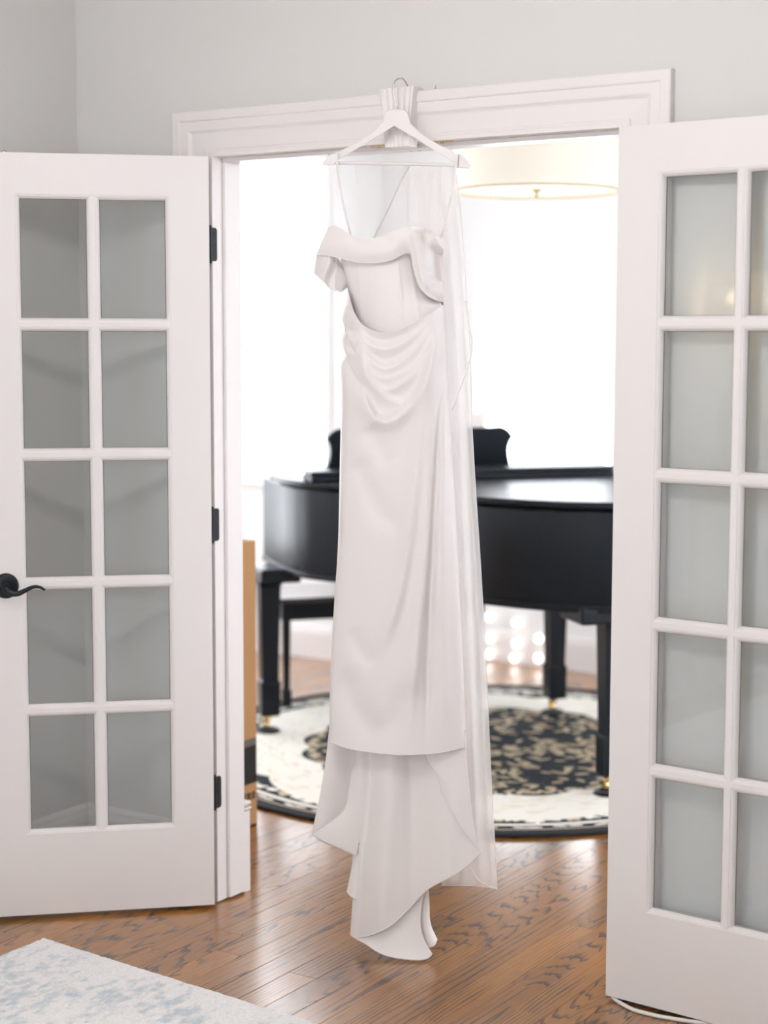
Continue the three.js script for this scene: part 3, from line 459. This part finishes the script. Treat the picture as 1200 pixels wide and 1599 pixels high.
// hanger
{
  const H = group('dress_hanger', 'white wooden clothes hanger with steel hook on the keystone', 'hanger');
  const outer = [[612, 170], [632, 171], [637.5, 178], [642, 193], [660, 210], [687, 226.5], [703, 233], [711, 241.5], [714, 240], [720, 241], [730, 250], [735, 258], [733, 263], [714, 262], [710, 255], [706.5, 252.5], [673, 231.5], [645, 214], [616, 197], [583, 217.5], [552, 236], [528, 250], [522, 257], [506.5, 259], [503, 256.5], [508, 249], [513, 242], [527, 238], [550, 226.5], [583, 206.5], [598, 190], [603, 173.5]];
  const P = [], I = [], n = outer.length, ths = [-0.006, 0.006], sh = THREE.ShapeUtils.triangulateShape(outer.map(([x, y]) => new THREE.Vector2(x, -y)), []);
  const cen = [616, 215], rings = [[-0.0045, -0.3], [-0.0065, 0.9], [0.0065, 0.9], [0.0045, -0.3]].map(([w], k) => [w, k === 0 || k === 3 ? 1 : 0]);
  // rounded slab: outline inset a little at both faces
  const inset = (k, d) => { const a = outer[(k + n - 1) % n], b = outer[k], c = outer[(k + 1) % n]; let nx = -(c[1] - a[1]), ny = c[0] - a[0]; const l = Math.hypot(nx, ny) || 1; return [b[0] + (nx / l) * d, b[1] + (ny / l) * d]; };
  const layers = [[0.0065, 0.9], [0.0042, 0], [-0.0042, 0], [-0.0065, 0.9]];
  for (const [w, d] of layers) for (let k = 0; k < n; k++) { const q = inset(k, d), p = drape(q[0], q[1], w); P.push(p.x, p.y, p.z); }
  for (let r = 0; r < 3; r++) for (let k = 0; k < n; k++) { const a = r * n + k, b = r * n + ((k + 1) % n); I.push(a, a + n, b + n, a, b + n, b); }
  for (const [a, b, c] of sh) { I.push(a, b, c); I.push(3 * n + a, 3 * n + c, 3 * n + b); }
  const g = new THREE.BufferGeometry(); g.setAttribute('position', new THREE.Float32BufferAttribute(P, 3)); g.setIndex(I); const q = g.toNonIndexed(); q.computeVertexNormals();
  const hm = M.hanger.clone(); hm.side = THREE.DoubleSide;
  part('shoulders', q, hm, H);
  part('trouser_bar', tube([drape(520, 254.5, 0), drape(616, 255.5, 0), drape(716, 258, 0)], 0.0042, 12, 12), M.hanger, H);
  const top = drape(619, 172, 0), kz = WZ1 + 0.03;
  part('hook', tube([top, drape(618, 160, 0), drape(615.5, 148, 0), drape(614.5, 137, 0), drape(616.5, 127.5, 0), V(drape(620.5, 122, 0).x, drape(620.5, 122, 0).y, 0.022), V(drape(624, 126, 0).x - 0.004, 2.193, 0.006), V(drape(626.5, 134, 0).x - 0.006, 2.1785, -0.012)], 0.0016, 60, 8), M.steel, H);
  part('ferrule', cyl(0.003, 0.003, 0.012, 12).translate(top.x, top.y + 0.004, top.z), M.steel, H);
}
// small wire hook above the casing
tag(part('wall_hook', tube([[0.676, 2.158, WZ1 + 0.012], [0.676, 2.168, WZ1 + 0.014], [0.677, 2.178, WZ1 + 0.012]], 0.0014, 12, 8), M.steel, scene), 'short steel wire sticking up above the casing beside the keystone', 'hook');

// ------------------------------------------------------------------ rugs
{
  const S2 = 2048, cv = document.createElement('canvas'); cv.width = cv.height = S2; const c = cv.getContext('2d');
  const navy = '#1d242c', cream = '#f8f3e8', beige = '#d3bf9f', R = S2 / 2;
  const circle = (r, col) => { c.fillStyle = col; c.beginPath(); c.arc(R, R, r * R, 0, 7); c.fill(); };
  circle(1, navy); circle(0.955, '#c9b09a'); circle(0.947, navy); circle(0.915, cream); circle(0.895, navy);
  const scal = (r, amp, n, ph, col, sharp = 1) => { c.fillStyle = col; c.beginPath(); for (let i = 0; i <= 720; i++) { const a = (i / 720) * Math.PI * 2, k = Math.abs(Math.cos((a * n) / 2 + ph)); const q = (r + amp * Math.pow(k, sharp)) * R; c.lineTo(R + q * Math.cos(a), R + q * Math.sin(a)); } c.fill(); };
  const blob = (x, y, rx, ry, rot, col) => { c.fillStyle = col; c.beginPath(); c.ellipse(x, y, rx, ry, rot, 0, 7); c.fill(); };
  for (let i = 0; i < 150; i++) { const a = (i / 150) * Math.PI * 2 + 0.01 * rnd(), r = (0.931 + 0.008 * (rnd() - 0.5)) * R; if (i % 3) blob(R + r * Math.cos(a), R + r * Math.sin(a), 20 + 8 * rnd(), 7, a + Math.PI / 2 + 0.5 * (rnd() - 0.5), cream); }
  for (let i = 0; i < 96; i++) { const a = (i / 96) * Math.PI * 2, r = (0.865 + 0.025 * (rnd() - 0.5)) * R; for (let k = 0; k < 3; k++) blob(R + r * Math.cos(a + 0.012 * k), R + (r + 8 * (rnd() - 0.5)) * Math.sin(a + 0.012 * k), 13 + 9 * rnd(), 8 + 4 * rnd(), rnd() * 3, i % 4 ? cream : beige); }
  scal(0.79, 0.075, 8, 0.35, cream, 0.8);
  for (let i = 0; i < 420; i++) { const a = rnd() * 7, r = (0.62 + 0.19 * rnd()) * R; c.globalAlpha = 0.35; blob(R + r * Math.cos(a), R + r * Math.sin(a), 16 + 14 * rnd(), 5 + 3 * rnd(), a + 1.2 + rnd(), rnd() < 0.25 ? '#d9b7a6' : '#dccbaa'); c.globalAlpha = 1; }
  scal(0.565, 0.05, 16, 0, navy, 0.7);
  for (let i = 0; i < 520; i++) { const a = rnd() * 7, r = Math.sqrt(rnd()) * 0.58 * R, x = R + r * Math.cos(a), y = R + r * Math.sin(a), ro = rnd() * 3.14; c.globalAlpha = 0.95; blob(x, y, 17 + 13 * rnd(), 8 + 5 * rnd(), ro, rnd() < 0.75 ? beige : '#b79c80'); c.strokeStyle = '#8d8168'; c.globalAlpha = 0.5; c.lineWidth = 3; c.beginPath(); c.moveTo(x, y); c.quadraticCurveTo(x + 40 * Math.cos(ro), y + 40 * Math.sin(ro), x + 70 * Math.cos(ro + 0.8), y + 70 * Math.sin(ro + 0.8)); c.stroke(); c.globalAlpha = 1; }
  for (let i = 0; i < 260; i++) { const a = (i / 260) * Math.PI * 2, r = (0.575 + 0.02 * (rnd() - 0.5)) * R; blob(R + r * Math.cos(a), R + r * Math.sin(a), 14, 9, a, rnd() < 0.7 ? beige : navy); }
  const tx = new THREE.CanvasTexture(cv); tx.colorSpace = THREE.SRGBColorSpace;
  const bump = dataTexture(512, 512, (u, v) => { const k = 255 * (0.4 + 0.6 * noise(u * 256, v * 256)); return [k, k, k]; }, false); bump.repeat.set(4, 4);
  const r = group('round_rug', 'round cream and navy floral rug under the grand piano', 'rug', [-0.287, 0, -2.022]);
  const disc = new THREE.CylinderGeometry(1.165, 1.165, 0.009, 128, 1); const uv = disc.attributes.uv, ps = disc.attributes.position;
  for (let i = 0; i < uv.count; i++) uv.setXY(i, 0.5 + ps.getX(i) / 2.34, 0.5 + ps.getZ(i) / 2.34);
  part('rug_field', disc.translate(0, 0.005, 0), new THREE.MeshStandardMaterial({ map: tx, roughness: 1, bumpMap: bump, bumpScale: 0.002 }), r);
  part('bound_edge', new THREE.TorusGeometry(1.166, 0.0095, 10, 160).rotateX(Math.PI / 2).scale(1, 0.75, 1).translate(0, 0.0075, 0), std([0.012, 0.016, 0.022], 0.8), r);
}
{ // pale rug in the front room: corner at (-0.208, 0.446); edges run to (0.678,0.508) and (-0.214,0.6)
  const ca = V(-0.21, 0, 0.446), ex = V(0.886, 0, 0.062).normalize(), ez = V(-0.0, 0, 0.886).normalize(), W = 4.1, Ln = 3.9;
  const P = [], UV = [], I = [], axis = (n, L) => { const o = []; for (let i = 0; i <= n; i++) o.push(L * Math.pow(i / n, 2.1)); return o; }, xs = axis(240, W), zs = axis(170, Ln), h = 0.015;
  for (let j = 0; j < zs.length; j++) for (let i = 0; i < xs.length; i++) { let x = xs[i], z = zs[j]; const e = Math.min(x, z, W - x, Ln - z); const fr = e < 0.002 ? 0.0028 * (noise(x * 300, z * 300) - 0.5) * 2 : 0; const y = e < 0.001 ? 0.001 : h * Math.sqrt(clamp(e / 0.012, 0, 1)) + 0.003 * (noise(x * 180, z * 180) - 0.5) + 0.0015 * (noise(x * 60, z * 60) - 0.5); const p = ca.clone().addScaledVector(ex, x + fr).addScaledVector(ez, z + fr); P.push(p.x, Math.max(0.001, y), p.z); UV.push(x, z); }
  const n = xs.length; for (let j = 0; j + 1 < zs.length; j++) for (let i = 0; i + 1 < n; i++) { const a = j * n + i; I.push(a, a + n, a + n + 1, a, a + n + 1, a + 1); }
  const g = new THREE.BufferGeometry(); g.setAttribute('position', new THREE.Float32BufferAttribute(P, 3)); g.setAttribute('uv', new THREE.Float32BufferAttribute(UV, 2)); g.setIndex(I); g.computeVertexNormals();
  const t = dataTexture(1024, 1024, (u, v) => { const m = fbm(u * 6, v * 6, 4), f = fbm(u * 60 + 4, v * 34, 3), k = smooth(0.5, 0.78, m * 0.45 + f * 0.55), w = 0.94 + 0.09 * noise(u * 330, v * 330); return [(250 - 42 * k) * w, (249 - 31 * k) * w, (249 - 24 * k) * w]; });
  t.repeat.set(1, 1);
  tag(part('area_rug', g, new THREE.MeshStandardMaterial({ map: t, roughness: 1 }), scene), 'thick pale blue and ivory mottled rug on the oak floor', 'rug');
}

// ------------------------------------------------------------------ grand piano and bench
{
  const G = group('grand_piano', 'black grand piano with closed lid and folded front flap', 'piano', [-1.153, 0.01, -1.75], Math.atan2(0.759, 0.651));
  const curvePts = [[0.07, -0.32], [0.066, 0.0], [0.072, 0.12], [0.1, 0.25], [0.16, 0.35], [0.25, 0.46], [0.36, 0.63], [0.46, 0.86], [0.56, 1.06], [0.68, 1.21], [0.83, 1.32], [1.0, 1.37], [1.18, 1.33], [1.3, 1.21], [1.35, 1.02], [1.355, 0.6], [1.355, -0.32]];
  const shapeOf = (grow) => { const c = new THREE.CatmullRomCurve3(curvePts.map(([a, b]) => V(a, b, 0)), false, 'centripetal'), pts = c.getPoints(160), cx = 0.62, cy = 0.4; return pts.map((p, i) => { const q = pts[Math.min(i + 1, 160)], o = pts[Math.max(i - 1, 0)], t = V(q.x - o.x, q.y - o.y, 0).normalize(); return new THREE.Vector2(p.x - t.y * grow, p.y + t.x * grow); }); };
  const slab = (pts, y0, y1, bev) => { const s = new THREE.Shape(pts); const g = new THREE.ExtrudeGeometry(s, { depth: y1 - y0 - 2 * bev, bevelEnabled: bev > 0, bevelSize: bev, bevelThickness: bev, bevelOffset: -bev, bevelSegments: 3 }); g.rotateX(Math.PI / 2).scale(1, -1, 1); const ix = g.attributes.position.array; for (let t = 0; t < ix.length; t += 9) for (let k = 0; k < 3; k++) { const q = ix[t + 3 + k]; ix[t + 3 + k] = ix[t + 6 + k]; ix[t + 6 + k] = q; } g.translate(0, y0 + bev, 0); g.computeVertexNormals(); return smoothNormals(g); };
  part('case', slab(shapeOf(0), 0.66, 0.985, 0.004), M.piano, G);
  part('case_moulding', slab(shapeOf(0.006), 0.645, 0.668, 0.003), M.piano, G);
  part('lid', slab(shapeOf(0.022).filter((p) => p.y > -0.1), 0.996, 1.018, 0.005), M.piano, G);
  const flap = part('lid_flap', [RB(0.11, 1.34, 1.019, 1.038, 0.2, 0.35, 0.005), RB(0.11, 1.34, 1.039, 1.058, 0.22, 0.345, 0.005)], M.piano, G);
  part('hinge_strip', RB(0.12, 1.32, 1.03, 1.044, 0.2, 0.212, 0.003), M.brass, flap);
  // keyboard end
  part('key_bed', RB(0.07, 1.35, 0.64, 0.663, -0.28, 0.1, 0.006), M.piano, G);
  part('fallboard', [RB(0.15, 1.255, 0.72, 0.98, -0.16, -0.13, 0.006), RB(0.15, 1.255, 0.7, 0.73, -0.3, -0.13, 0.006)], M.piano, G);
  for (const [a, b] of [[0.07, 0.15], [1.255, 1.355]]) part('arm', [RB(a, b, 0.66, 0.8, -0.335, -0.1, 0.02), RB(a, b, 0.66, 0.98, -0.16, -0.05, 0.02)], M.piano, G);
  // music desk with scrolled ends
  const s = new THREE.Shape(); const hw = 0.378; s.moveTo(-hw, 0); s.quadraticCurveTo(-hw + 0.018, 0.05, -hw + 0.012, 0.082); s.quadraticCurveTo(-hw + 0.008, 0.1, -hw - 0.004, 0.115); s.quadraticCurveTo(-hw + 0.012, 0.145, -hw + 0.045, 0.153); s.quadraticCurveTo(-hw + 0.1, 0.148, -0.16, 0.15); s.quadraticCurveTo(-0.07, 0.165, 0, 0.175); s.quadraticCurveTo(0.07, 0.165, 0.16, 0.15); s.quadraticCurveTo(hw - 0.1, 0.148, hw - 0.045, 0.153); s.quadraticCurveTo(hw - 0.012, 0.145, hw + 0.004, 0.115); s.quadraticCurveTo(hw - 0.008, 0.1, hw - 0.012, 0.082); s.quadraticCurveTo(hw - 0.018, 0.05, hw, 0); s.closePath();
  const desk = new THREE.ExtrudeGeometry(s, { depth: 0.014, bevelEnabled: true, bevelSize: 0.003, bevelThickness: 0.003, bevelSegments: 2, curveSegments: 16 });
  part('music_desk', desk.rotateX(0.14).translate(0.617, 1.052, 0.075), M.piano, G);
  part('desk_tray', RB(0.22, 1.02, 1.036, 1.05, -0.05, 0.12, 0.004), M.piano, G);
  // legs
  const leg = (a, b) => {
    const sq = (w, y) => [w, y];
    const rows = [[0.092, 0.63], [0.092, 0.6], [0.082, 0.585], [0.08, 0.56], [0.066, 0.215], [0.066, 0.21], [0.078, 0.203], [0.08, 0.195], [0.077, 0.185], [0.074, 0.075], [0.066, 0.066]];
    const P = [], I = []; rows.forEach(([w, y]) => { const c = w * 0.1; for (const [x, z] of [[-1, -1], [1, -1], [1, 1], [-1, 1]]) P.push(a + (x * w) / 2, y, b + (z * w) / 2); });
    for (let r = 0; r < rows.length - 1; r++) for (let k = 0; k < 4; k++) { const p = r * 4 + k, q = r * 4 + ((k + 1) % 4); I.push(p, q + 4, p + 4, p, q, q + 4); }
    const e = (rows.length - 1) * 4; I.push(e, e + 1, e + 2, e, e + 2, e + 3);
    const g = new THREE.BufferGeometry(); g.setAttribute('position', new THREE.Float32BufferAttribute(P, 3)); g.setIndex(I); const q = g.toNonIndexed(); q.computeVertexNormals();
    const m = part('leg', q, M.piano, G); m.material = M.piano;
    part('caster', [cyl(0.017, 0.013, 0.02, 16).translate(a, 0.062, b), cyl(0.008, 0.008, 0.03, 12).rotateZ(0.5).translate(a - 0.008, 0.045, b), new THREE.CylinderGeometry(0.022, 0.022, 0.016, 20).rotateZ(Math.PI / 2).translate(a - 0.012, 0.03, b), RB(a - 0.024, a + 0.0, 0.03, 0.055, b - 0.012, b + 0.012, 0.004)], M.brass, m);
    part('caster_cup', new THREE.LatheGeometry([[0, 0.003], [0.03, 0.003], [0.034, 0.012], [0.042, 0.012], [0.05, 0.004], [0.052, 0]].map(([x, y]) => new THREE.Vector2(x, y)), 24).translate(a - 0.006, 0, b), M.piano, m);
    return m;
  };
  leg(0.02, 0.0); leg(1.237, 0.0); leg(0.945, 1.235);
  // shaped brackets over the legs
  const br = (a, b, x0, x1) => part('leg_bracket', RB(x0, x1, 0.605, 0.66, b - 0.1, b + 0.1, 0.01), M.piano, G);
  br(0.02, 0, -0.03, 0.13); br(1.237, 0, 1.12, 1.33); br(0.945, 1.235, 0.79, 1.05);
  // lyre with pedals
  const ly = part('pedal_lyre', [RB(0.57, 0.6, 0.1, 0.62, 0.28, 0.32, 0.01), RB(0.64, 0.67, 0.1, 0.62, 0.28, 0.32, 0.01), RB(0.52, 0.72, 0.07, 0.13, 0.25, 0.35, 0.01), RB(0.5, 0.74, 0.58, 0.64, 0.24, 0.36, 0.01)], M.piano, G);
  for (const x of [0.56, 0.62, 0.68]) part('pedal', RB(x - 0.012, x + 0.012, 0.075, 0.083, 0.1, 0.26, 0.004), M.brass, ly);
  // bench on the player's side
  const dir = (a, b, y = 0.01) => V(-1.153 + 0.651 * a + 0.759 * b, y, -1.75 - 0.759 * a + 0.651 * b);
  const bp = dir(0.62, -0.6); const Bn = group('piano_bench', 'black wooden piano bench behind the piano', 'bench', [bp.x, 0.01, bp.z], Math.atan2(0.759, 0.651));
  part('seat', RB(-0.47, 0.47, 0.445, 0.468, -0.21, 0.21, 0.008), phys([0.014, 0.015, 0.017], 0.25, { clearcoat: 1, clearcoatRoughness: 0.12 }), Bn);
  part('apron', [RB(-0.44, 0.44, 0.37, 0.445, 0.165, 0.185, 0.003), RB(-0.44, 0.44, 0.37, 0.445, -0.185, -0.165, 0.003), RB(-0.445, -0.425, 0.37, 0.445, -0.18, 0.18, 0.003), RB(0.425, 0.445, 0.37, 0.445, -0.18, 0.18, 0.003)], M.piano, Bn);
  for (const sx of [-1, 1]) for (const sz of [-1, 1]) { const lg = new THREE.CylinderGeometry(0.024, 0.017, 0.37, 4).rotateY(Math.PI / 4); lg.translate(sx * 0.43, 0.26, sz * 0.17); part('leg', [lg, RB(sx * 0.43 - 0.019, sx * 0.43 + 0.019, 0.0, 0.075, sz * 0.17 - 0.019, sz * 0.17 + 0.019, 0.003), RB(sx * 0.43 - 0.021, sx * 0.43 + 0.021, 0.37, 0.445, sz * 0.17 - 0.021, sz * 0.17 + 0.021, 0.003)], M.piano, Bn); }
  // sheet music on the desk
  const sh = new THREE.PlaneGeometry(0.23, 0.205, 12, 1); const pp = sh.attributes.position; for (let i = 0; i < pp.count; i++) pp.setZ(i, 0.01 * Math.sin(pp.getX(i) * 9)); sh.computeVertexNormals();
  const pm = M.paper.clone(); pm.side = THREE.DoubleSide;
  const so = part('sheet_music', sh.translate(0, 0.115, 0).rotateX(0.14), pm, scene); so.position.copy(dir(0.775, 0.05, 1.055)); so.rotation.y = Math.atan2(0.759, 0.651); tag(so, 'pale loose sheet standing up behind the music desk', 'paper');
}
function smoothNormals(g) { // weld by position and crease at 40 degrees
  const p = g.attributes.position, n = g.attributes.normal, map = new Map(), key = (i) => Math.round(p.getX(i) * 1e5) + '_' + Math.round(p.getY(i) * 1e5) + '_' + Math.round(p.getZ(i) * 1e5);
  for (let i = 0; i < p.count; i++) { const k = key(i); (map.get(k) ?? map.set(k, []).get(k)).push(i); }
  const out = new Float32Array(p.count * 3), a = V(0, 0, 0), b = V(0, 0, 0), s = V(0, 0, 0);
  for (const l of map.values()) for (const i of l) { a.fromBufferAttribute(n, i); s.set(0, 0, 0); for (const j of l) { b.fromBufferAttribute(n, j); if (a.dot(b) > 0.76) s.add(b); } s.normalize(); s.toArray(out, i * 3); }
  g.setAttribute('normal', new THREE.BufferAttribute(out, 3)); return g;
}

// ------------------------------------------------------------------ cardboard box behind the jamb
{
  const cvs = document.createElement('canvas'); cvs.width = 512; cvs.height = 1024; const c = cvs.getContext('2d');
  c.fillStyle = '#b98d5f'; c.fillRect(0, 0, 512, 1024);
  for (let i = 0; i < 900; i++) { c.globalAlpha = 0.05; c.fillStyle = rnd() < 0.5 ? '#8f6a42' : '#d1a878'; c.fillRect(rnd() * 512, rnd() * 1024, 1 + rnd() * 3, 20 + rnd() * 120); } c.globalAlpha = 1;
  const yy = (h) => 1024 * (1 - h / 0.925);
  c.fillStyle = '#6e655a'; c.fillRect(0, yy(0.288), 512, yy(0.262) - yy(0.288));
  c.fillStyle = '#1f1d1b'; c.fillRect(0, yy(0.264), 512, yy(0.141) - yy(0.264));
  c.fillStyle = '#1f1b17'; c.font = 'bold 34px sans-serif'; c.textAlign = 'right'; c.textBaseline = 'middle';
  c.save(); c.translate(505, yy(0.101)); c.scale(1.45, 1); c.lineWidth = 2; c.strokeStyle = '#1f1b17'; c.fillText('HERE', 0, 0); c.strokeText('HERE', 0, 0); c.restore();
  const tx = new THREE.CanvasTexture(cvs); tx.colorSpace = THREE.SRGBColorSpace;
  const card = std([0.47, 0.28, 0.125], 0.85), printed = new THREE.MeshStandardMaterial({ map: tx, roughness: 0.8 });
  const x0 = -0.8, x1 = -0.405, z0 = -0.722, z1 = -0.3, h = 0.925, t = 0.005;
  const bx = group('cardboard_box', 'tall brown cardboard box with black band beside the doorway', 'box', [(x0 + x1) / 2, 0, (z0 + z1) / 2]); const cx = (x0 + x1) / 2, cz = (z0 + z1) / 2;
  const W = (x1 - x0) / 2, L = (z1 - z0) / 2;
  part('side_panel', B(-W, -W + t, 0, h, -L, L), card, bx); part('side_panel', B(-W, W - t, 0, h, L - t, L), card, bx); part('side_panel', B(-W, W - t, 0, h, -L, -L + t), card, bx); part('bottom', B(-W, W, 0, t, -L, L), card, bx);
  const pr = B(W - t, W, 0, h, -L, L); part('printed_panel', pr, [printed, card, card, card, card, card], bx);
  part('flap', B(-W + 0.004, W - 0.004, h - 0.006, h, -L + 0.01, -0.002), card, bx); part('flap', B(-W + 0.004, W - 0.004, h - 0.006, h, 0.002, L - 0.01), card, bx);
}

// ------------------------------------------------------------------ lamps
{ // drum light of the piano room
  const L = group('ceiling_light', 'cream drum shade semi-flush ceiling light over the piano', 'ceiling light', [-0.1, 0, -2.02]);
  const R = 0.3, y0 = 2.1, y1 = 2.3;
  const shade = phys([0.9, 0.865, 0.76], 0.9, { transmission: 0.12, thickness: 0, side: THREE.DoubleSide, emissive: new THREE.Color(1, 0.95, 0.85), emissiveIntensity: 0.12 });
  part('lamp_shade', new THREE.CylinderGeometry(R, R, y1 - y0, 72, 1, true).translate(0, (y0 + y1) / 2, 0), shade, L);
  for (const y of [y0, y1]) part('shade_rim', new THREE.TorusGeometry(R, 0.004, 8, 90).rotateX(Math.PI / 2).translate(0, y, 0), std([0.45, 0.36, 0.2], 0.7), L);
  const dif = phys([0.95, 0.93, 0.88], 0.8, { emissive: new THREE.Color(1, 0.95, 0.85), emissiveIntensity: 0.5 });
  part('diffuser', new THREE.CylinderGeometry(R - 0.008, R - 0.008, 0.004, 64).translate(0, y0 + 0.012, 0), dif, L);
  part('finial', new THREE.LatheGeometry([[0, -0.022], [0.006, -0.018], [0.004, -0.012], [0.012, -0.006], [0.018, 0], [0.018, 0.004], [0, 0.006]].map(([a, b]) => new THREE.Vector2(a, b)), 24).scale(1.15, 1.3, 1.15).translate(0, y0 + 0.006, 0), std([0.3, 0.22, 0.1], 0.5), L);
  part('stem', cyl(0.012, 0.012, CE - y1 + 0.12, 16).translate(0, (CE + y1 - 0.12) / 2, 0), M.brass, L);
  part('canopy', cyl(0.07, 0.075, 0.025, 32).translate(0, CE - 0.0125, 0), M.brass, L);
  const p = new THREE.PointLight(new THREE.Color(1, 0.92, 0.8), 1.2); p.position.set(0, y0 - 0.3, 0); p.castShadow = true; p.shadow.radius = 8; L.add(p);
}
{ // ceiling light of the front room: it throws the glazing bars' shadows on the corner
  const L = group('ceiling_light', 'round flush glass ceiling light of the front room', 'ceiling light', [1.25, 0, 1.75]);
  part('pan', cyl(0.19, 0.2, 0.03, 48).translate(0, CE - 0.015, 0), M.brass, L);
  const g = new THREE.SphereGeometry(0.18, 40, 16, 0, Math.PI * 2, Math.PI / 2, Math.PI / 2).scale(1, 0.5, 1).translate(0, CE - 0.03, 0);
  part('glass_bowl', g, phys([0.95, 0.93, 0.9], 0.5, { emissive: new THREE.Color(1, 0.93, 0.9), emissiveIntensity: 3 }), L);
  const p = new THREE.PointLight(new THREE.Color(1, 0.95, 0.94), 5.2); p.position.set(0, CE - 0.22, 0); p.castShadow = true; p.shadow.radius = 3.5; L.add(p);
}
{ // small lights on a wire along the foot of the far wall
  const g = group('string_lights', 'white string lights low on the wall behind the piano', 'string lights');
  const pts = [[-1.162, 0.221], [-1.161, 0.118], [-1.166, 0.035], [-1.025, 0.032], [-1.012, 0.104], [-1.013, 0.207], [-0.9, 0.2], [-0.891, 0.141], [-0.893, 0.045]];
  part('wire', tube(pts.map(([x, y]) => [x, y, BZ + 0.036]), 0.0015, 120, 6), M.trim, g);
  const bulb = std([0.9, 0.9, 0.88], 0.4, { emissive: new THREE.Color(1, 0.98, 0.94), emissiveIntensity: 5 });
  pts.forEach(([x, y], i) => { if (i === 6) return; part('bulb', new THREE.SphereGeometry(0.019, 18, 12).translate(x, y, BZ + 0.045), bulb, g); });
  const p = new THREE.PointLight(new THREE.Color(1, 0.98, 0.94), 0.004); p.position.set(-1.03, 0.12, BZ + 0.1); p.castShadow = true; g.add(p);
}

// ------------------------------------------------------------------ cord under the right door
tag(part('power_cord', tube([[1.19, 0.005, -0.03], [1.207, 0.005, -0.007], [1.243, 0.005, 0.016], [1.275, 0.005, 0.03], [1.308, 0.005, 0.033], [1.341, 0.005, 0.033], [1.378, 0.005, 0.027], [1.422, 0.005, 0.018], [1.5, 0.005, -0.01]], 0.0048, 60, 10), std([0.85, 0.84, 0.83], 0.5), scene), 'white cord curling out from under the folded door', 'cord');

// ------------------------------------------------------------------ furniture that the door panes mirror
{
  const z0 = 3.15, z1 = 4.25, d = 0.28, x0 = AX0 + 0.02;
  const t = group('console_table', 'slim gilt console table along the side wall', 'table', [x0 + d / 2, 0, (z0 + z1) / 2]);
  const w = d / 2, l = (z1 - z0) / 2;
  part('table_top', RB(-w, w, 0.85, 0.88, -l, l, 0.006), M.gold, t);
  for (const sx of [-1, 1]) for (const sz of [-1, 1]) part('leg', RB(sx * (w - 0.02) - 0.016, sx * (w - 0.02) + 0.016, 0, 0.85, sz * (l - 0.02) - 0.016, sz * (l - 0.02) + 0.016, 0.004), M.gold, t);
  part('shelf', RB(-w + 0.01, w - 0.01, 0.2, 0.22, -l + 0.01, l - 0.01, 0.004), M.gold, t);
  const proto = [];
  for (const [z, lab] of [[3.28, 'cream shaded table lamp on the console end near the doorway'], [3.62, 'cream shaded table lamp on the console beside the framed picture']]) {
    const L = group('table_lamp', lab, 'lamp', [x0 + d / 2, 0.88, z]);
    part('lamp_base', new THREE.LatheGeometry([[0, 0], [0.075, 0], [0.075, 0.015], [0.03, 0.03], [0.02, 0.12], [0.05, 0.2], [0.075, 0.3], [0.06, 0.4], [0.02, 0.5], [0.012, 0.6], [0.012, 0.8], [0, 0.8]].map(([a, b]) => new THREE.Vector2(a, b)), 32), M.gold, L);
    part('lamp_shade', new THREE.CylinderGeometry(0.13, 0.15, 0.22, 40, 1, true).translate(0, 0.86, 0), phys([0.9, 0.8, 0.6], 0.9, { transmission: 0.4, thickness: 0, side: THREE.DoubleSide, emissive: new THREE.Color(1, 0.85, 0.6), emissiveIntensity: 1.3 }), L);
    const p = new THREE.PointLight(new THREE.Color(1, 0.85, 0.62), 0.35); p.position.set(0, 0.86, 0); p.castShadow = true; p.shadow.radius = 2; L.add(p);
  }
  const f = group('picture_frame', 'large gilt framed picture on the side wall above the console', 'picture', [AX0, 0, 4.15]);
  part('frame', [RB(0, 0.03, 1.2, 2.2, -0.42, -0.38, 0.006), RB(0, 0.03, 1.2, 2.2, 0.38, 0.42, 0.006), RB(0, 0.03, 1.2, 1.24, -0.38, 0.38, 0.006), RB(0, 0.03, 2.16, 2.2, -0.38, 0.38, 0.006)], M.gold, f);
  part('mat_board', B(0.002, 0.012, 1.24, 2.16, -0.38, 0.38), std([0.62, 0.66, 0.68], 0.9), f);
}

renderer.render(scene, camera);
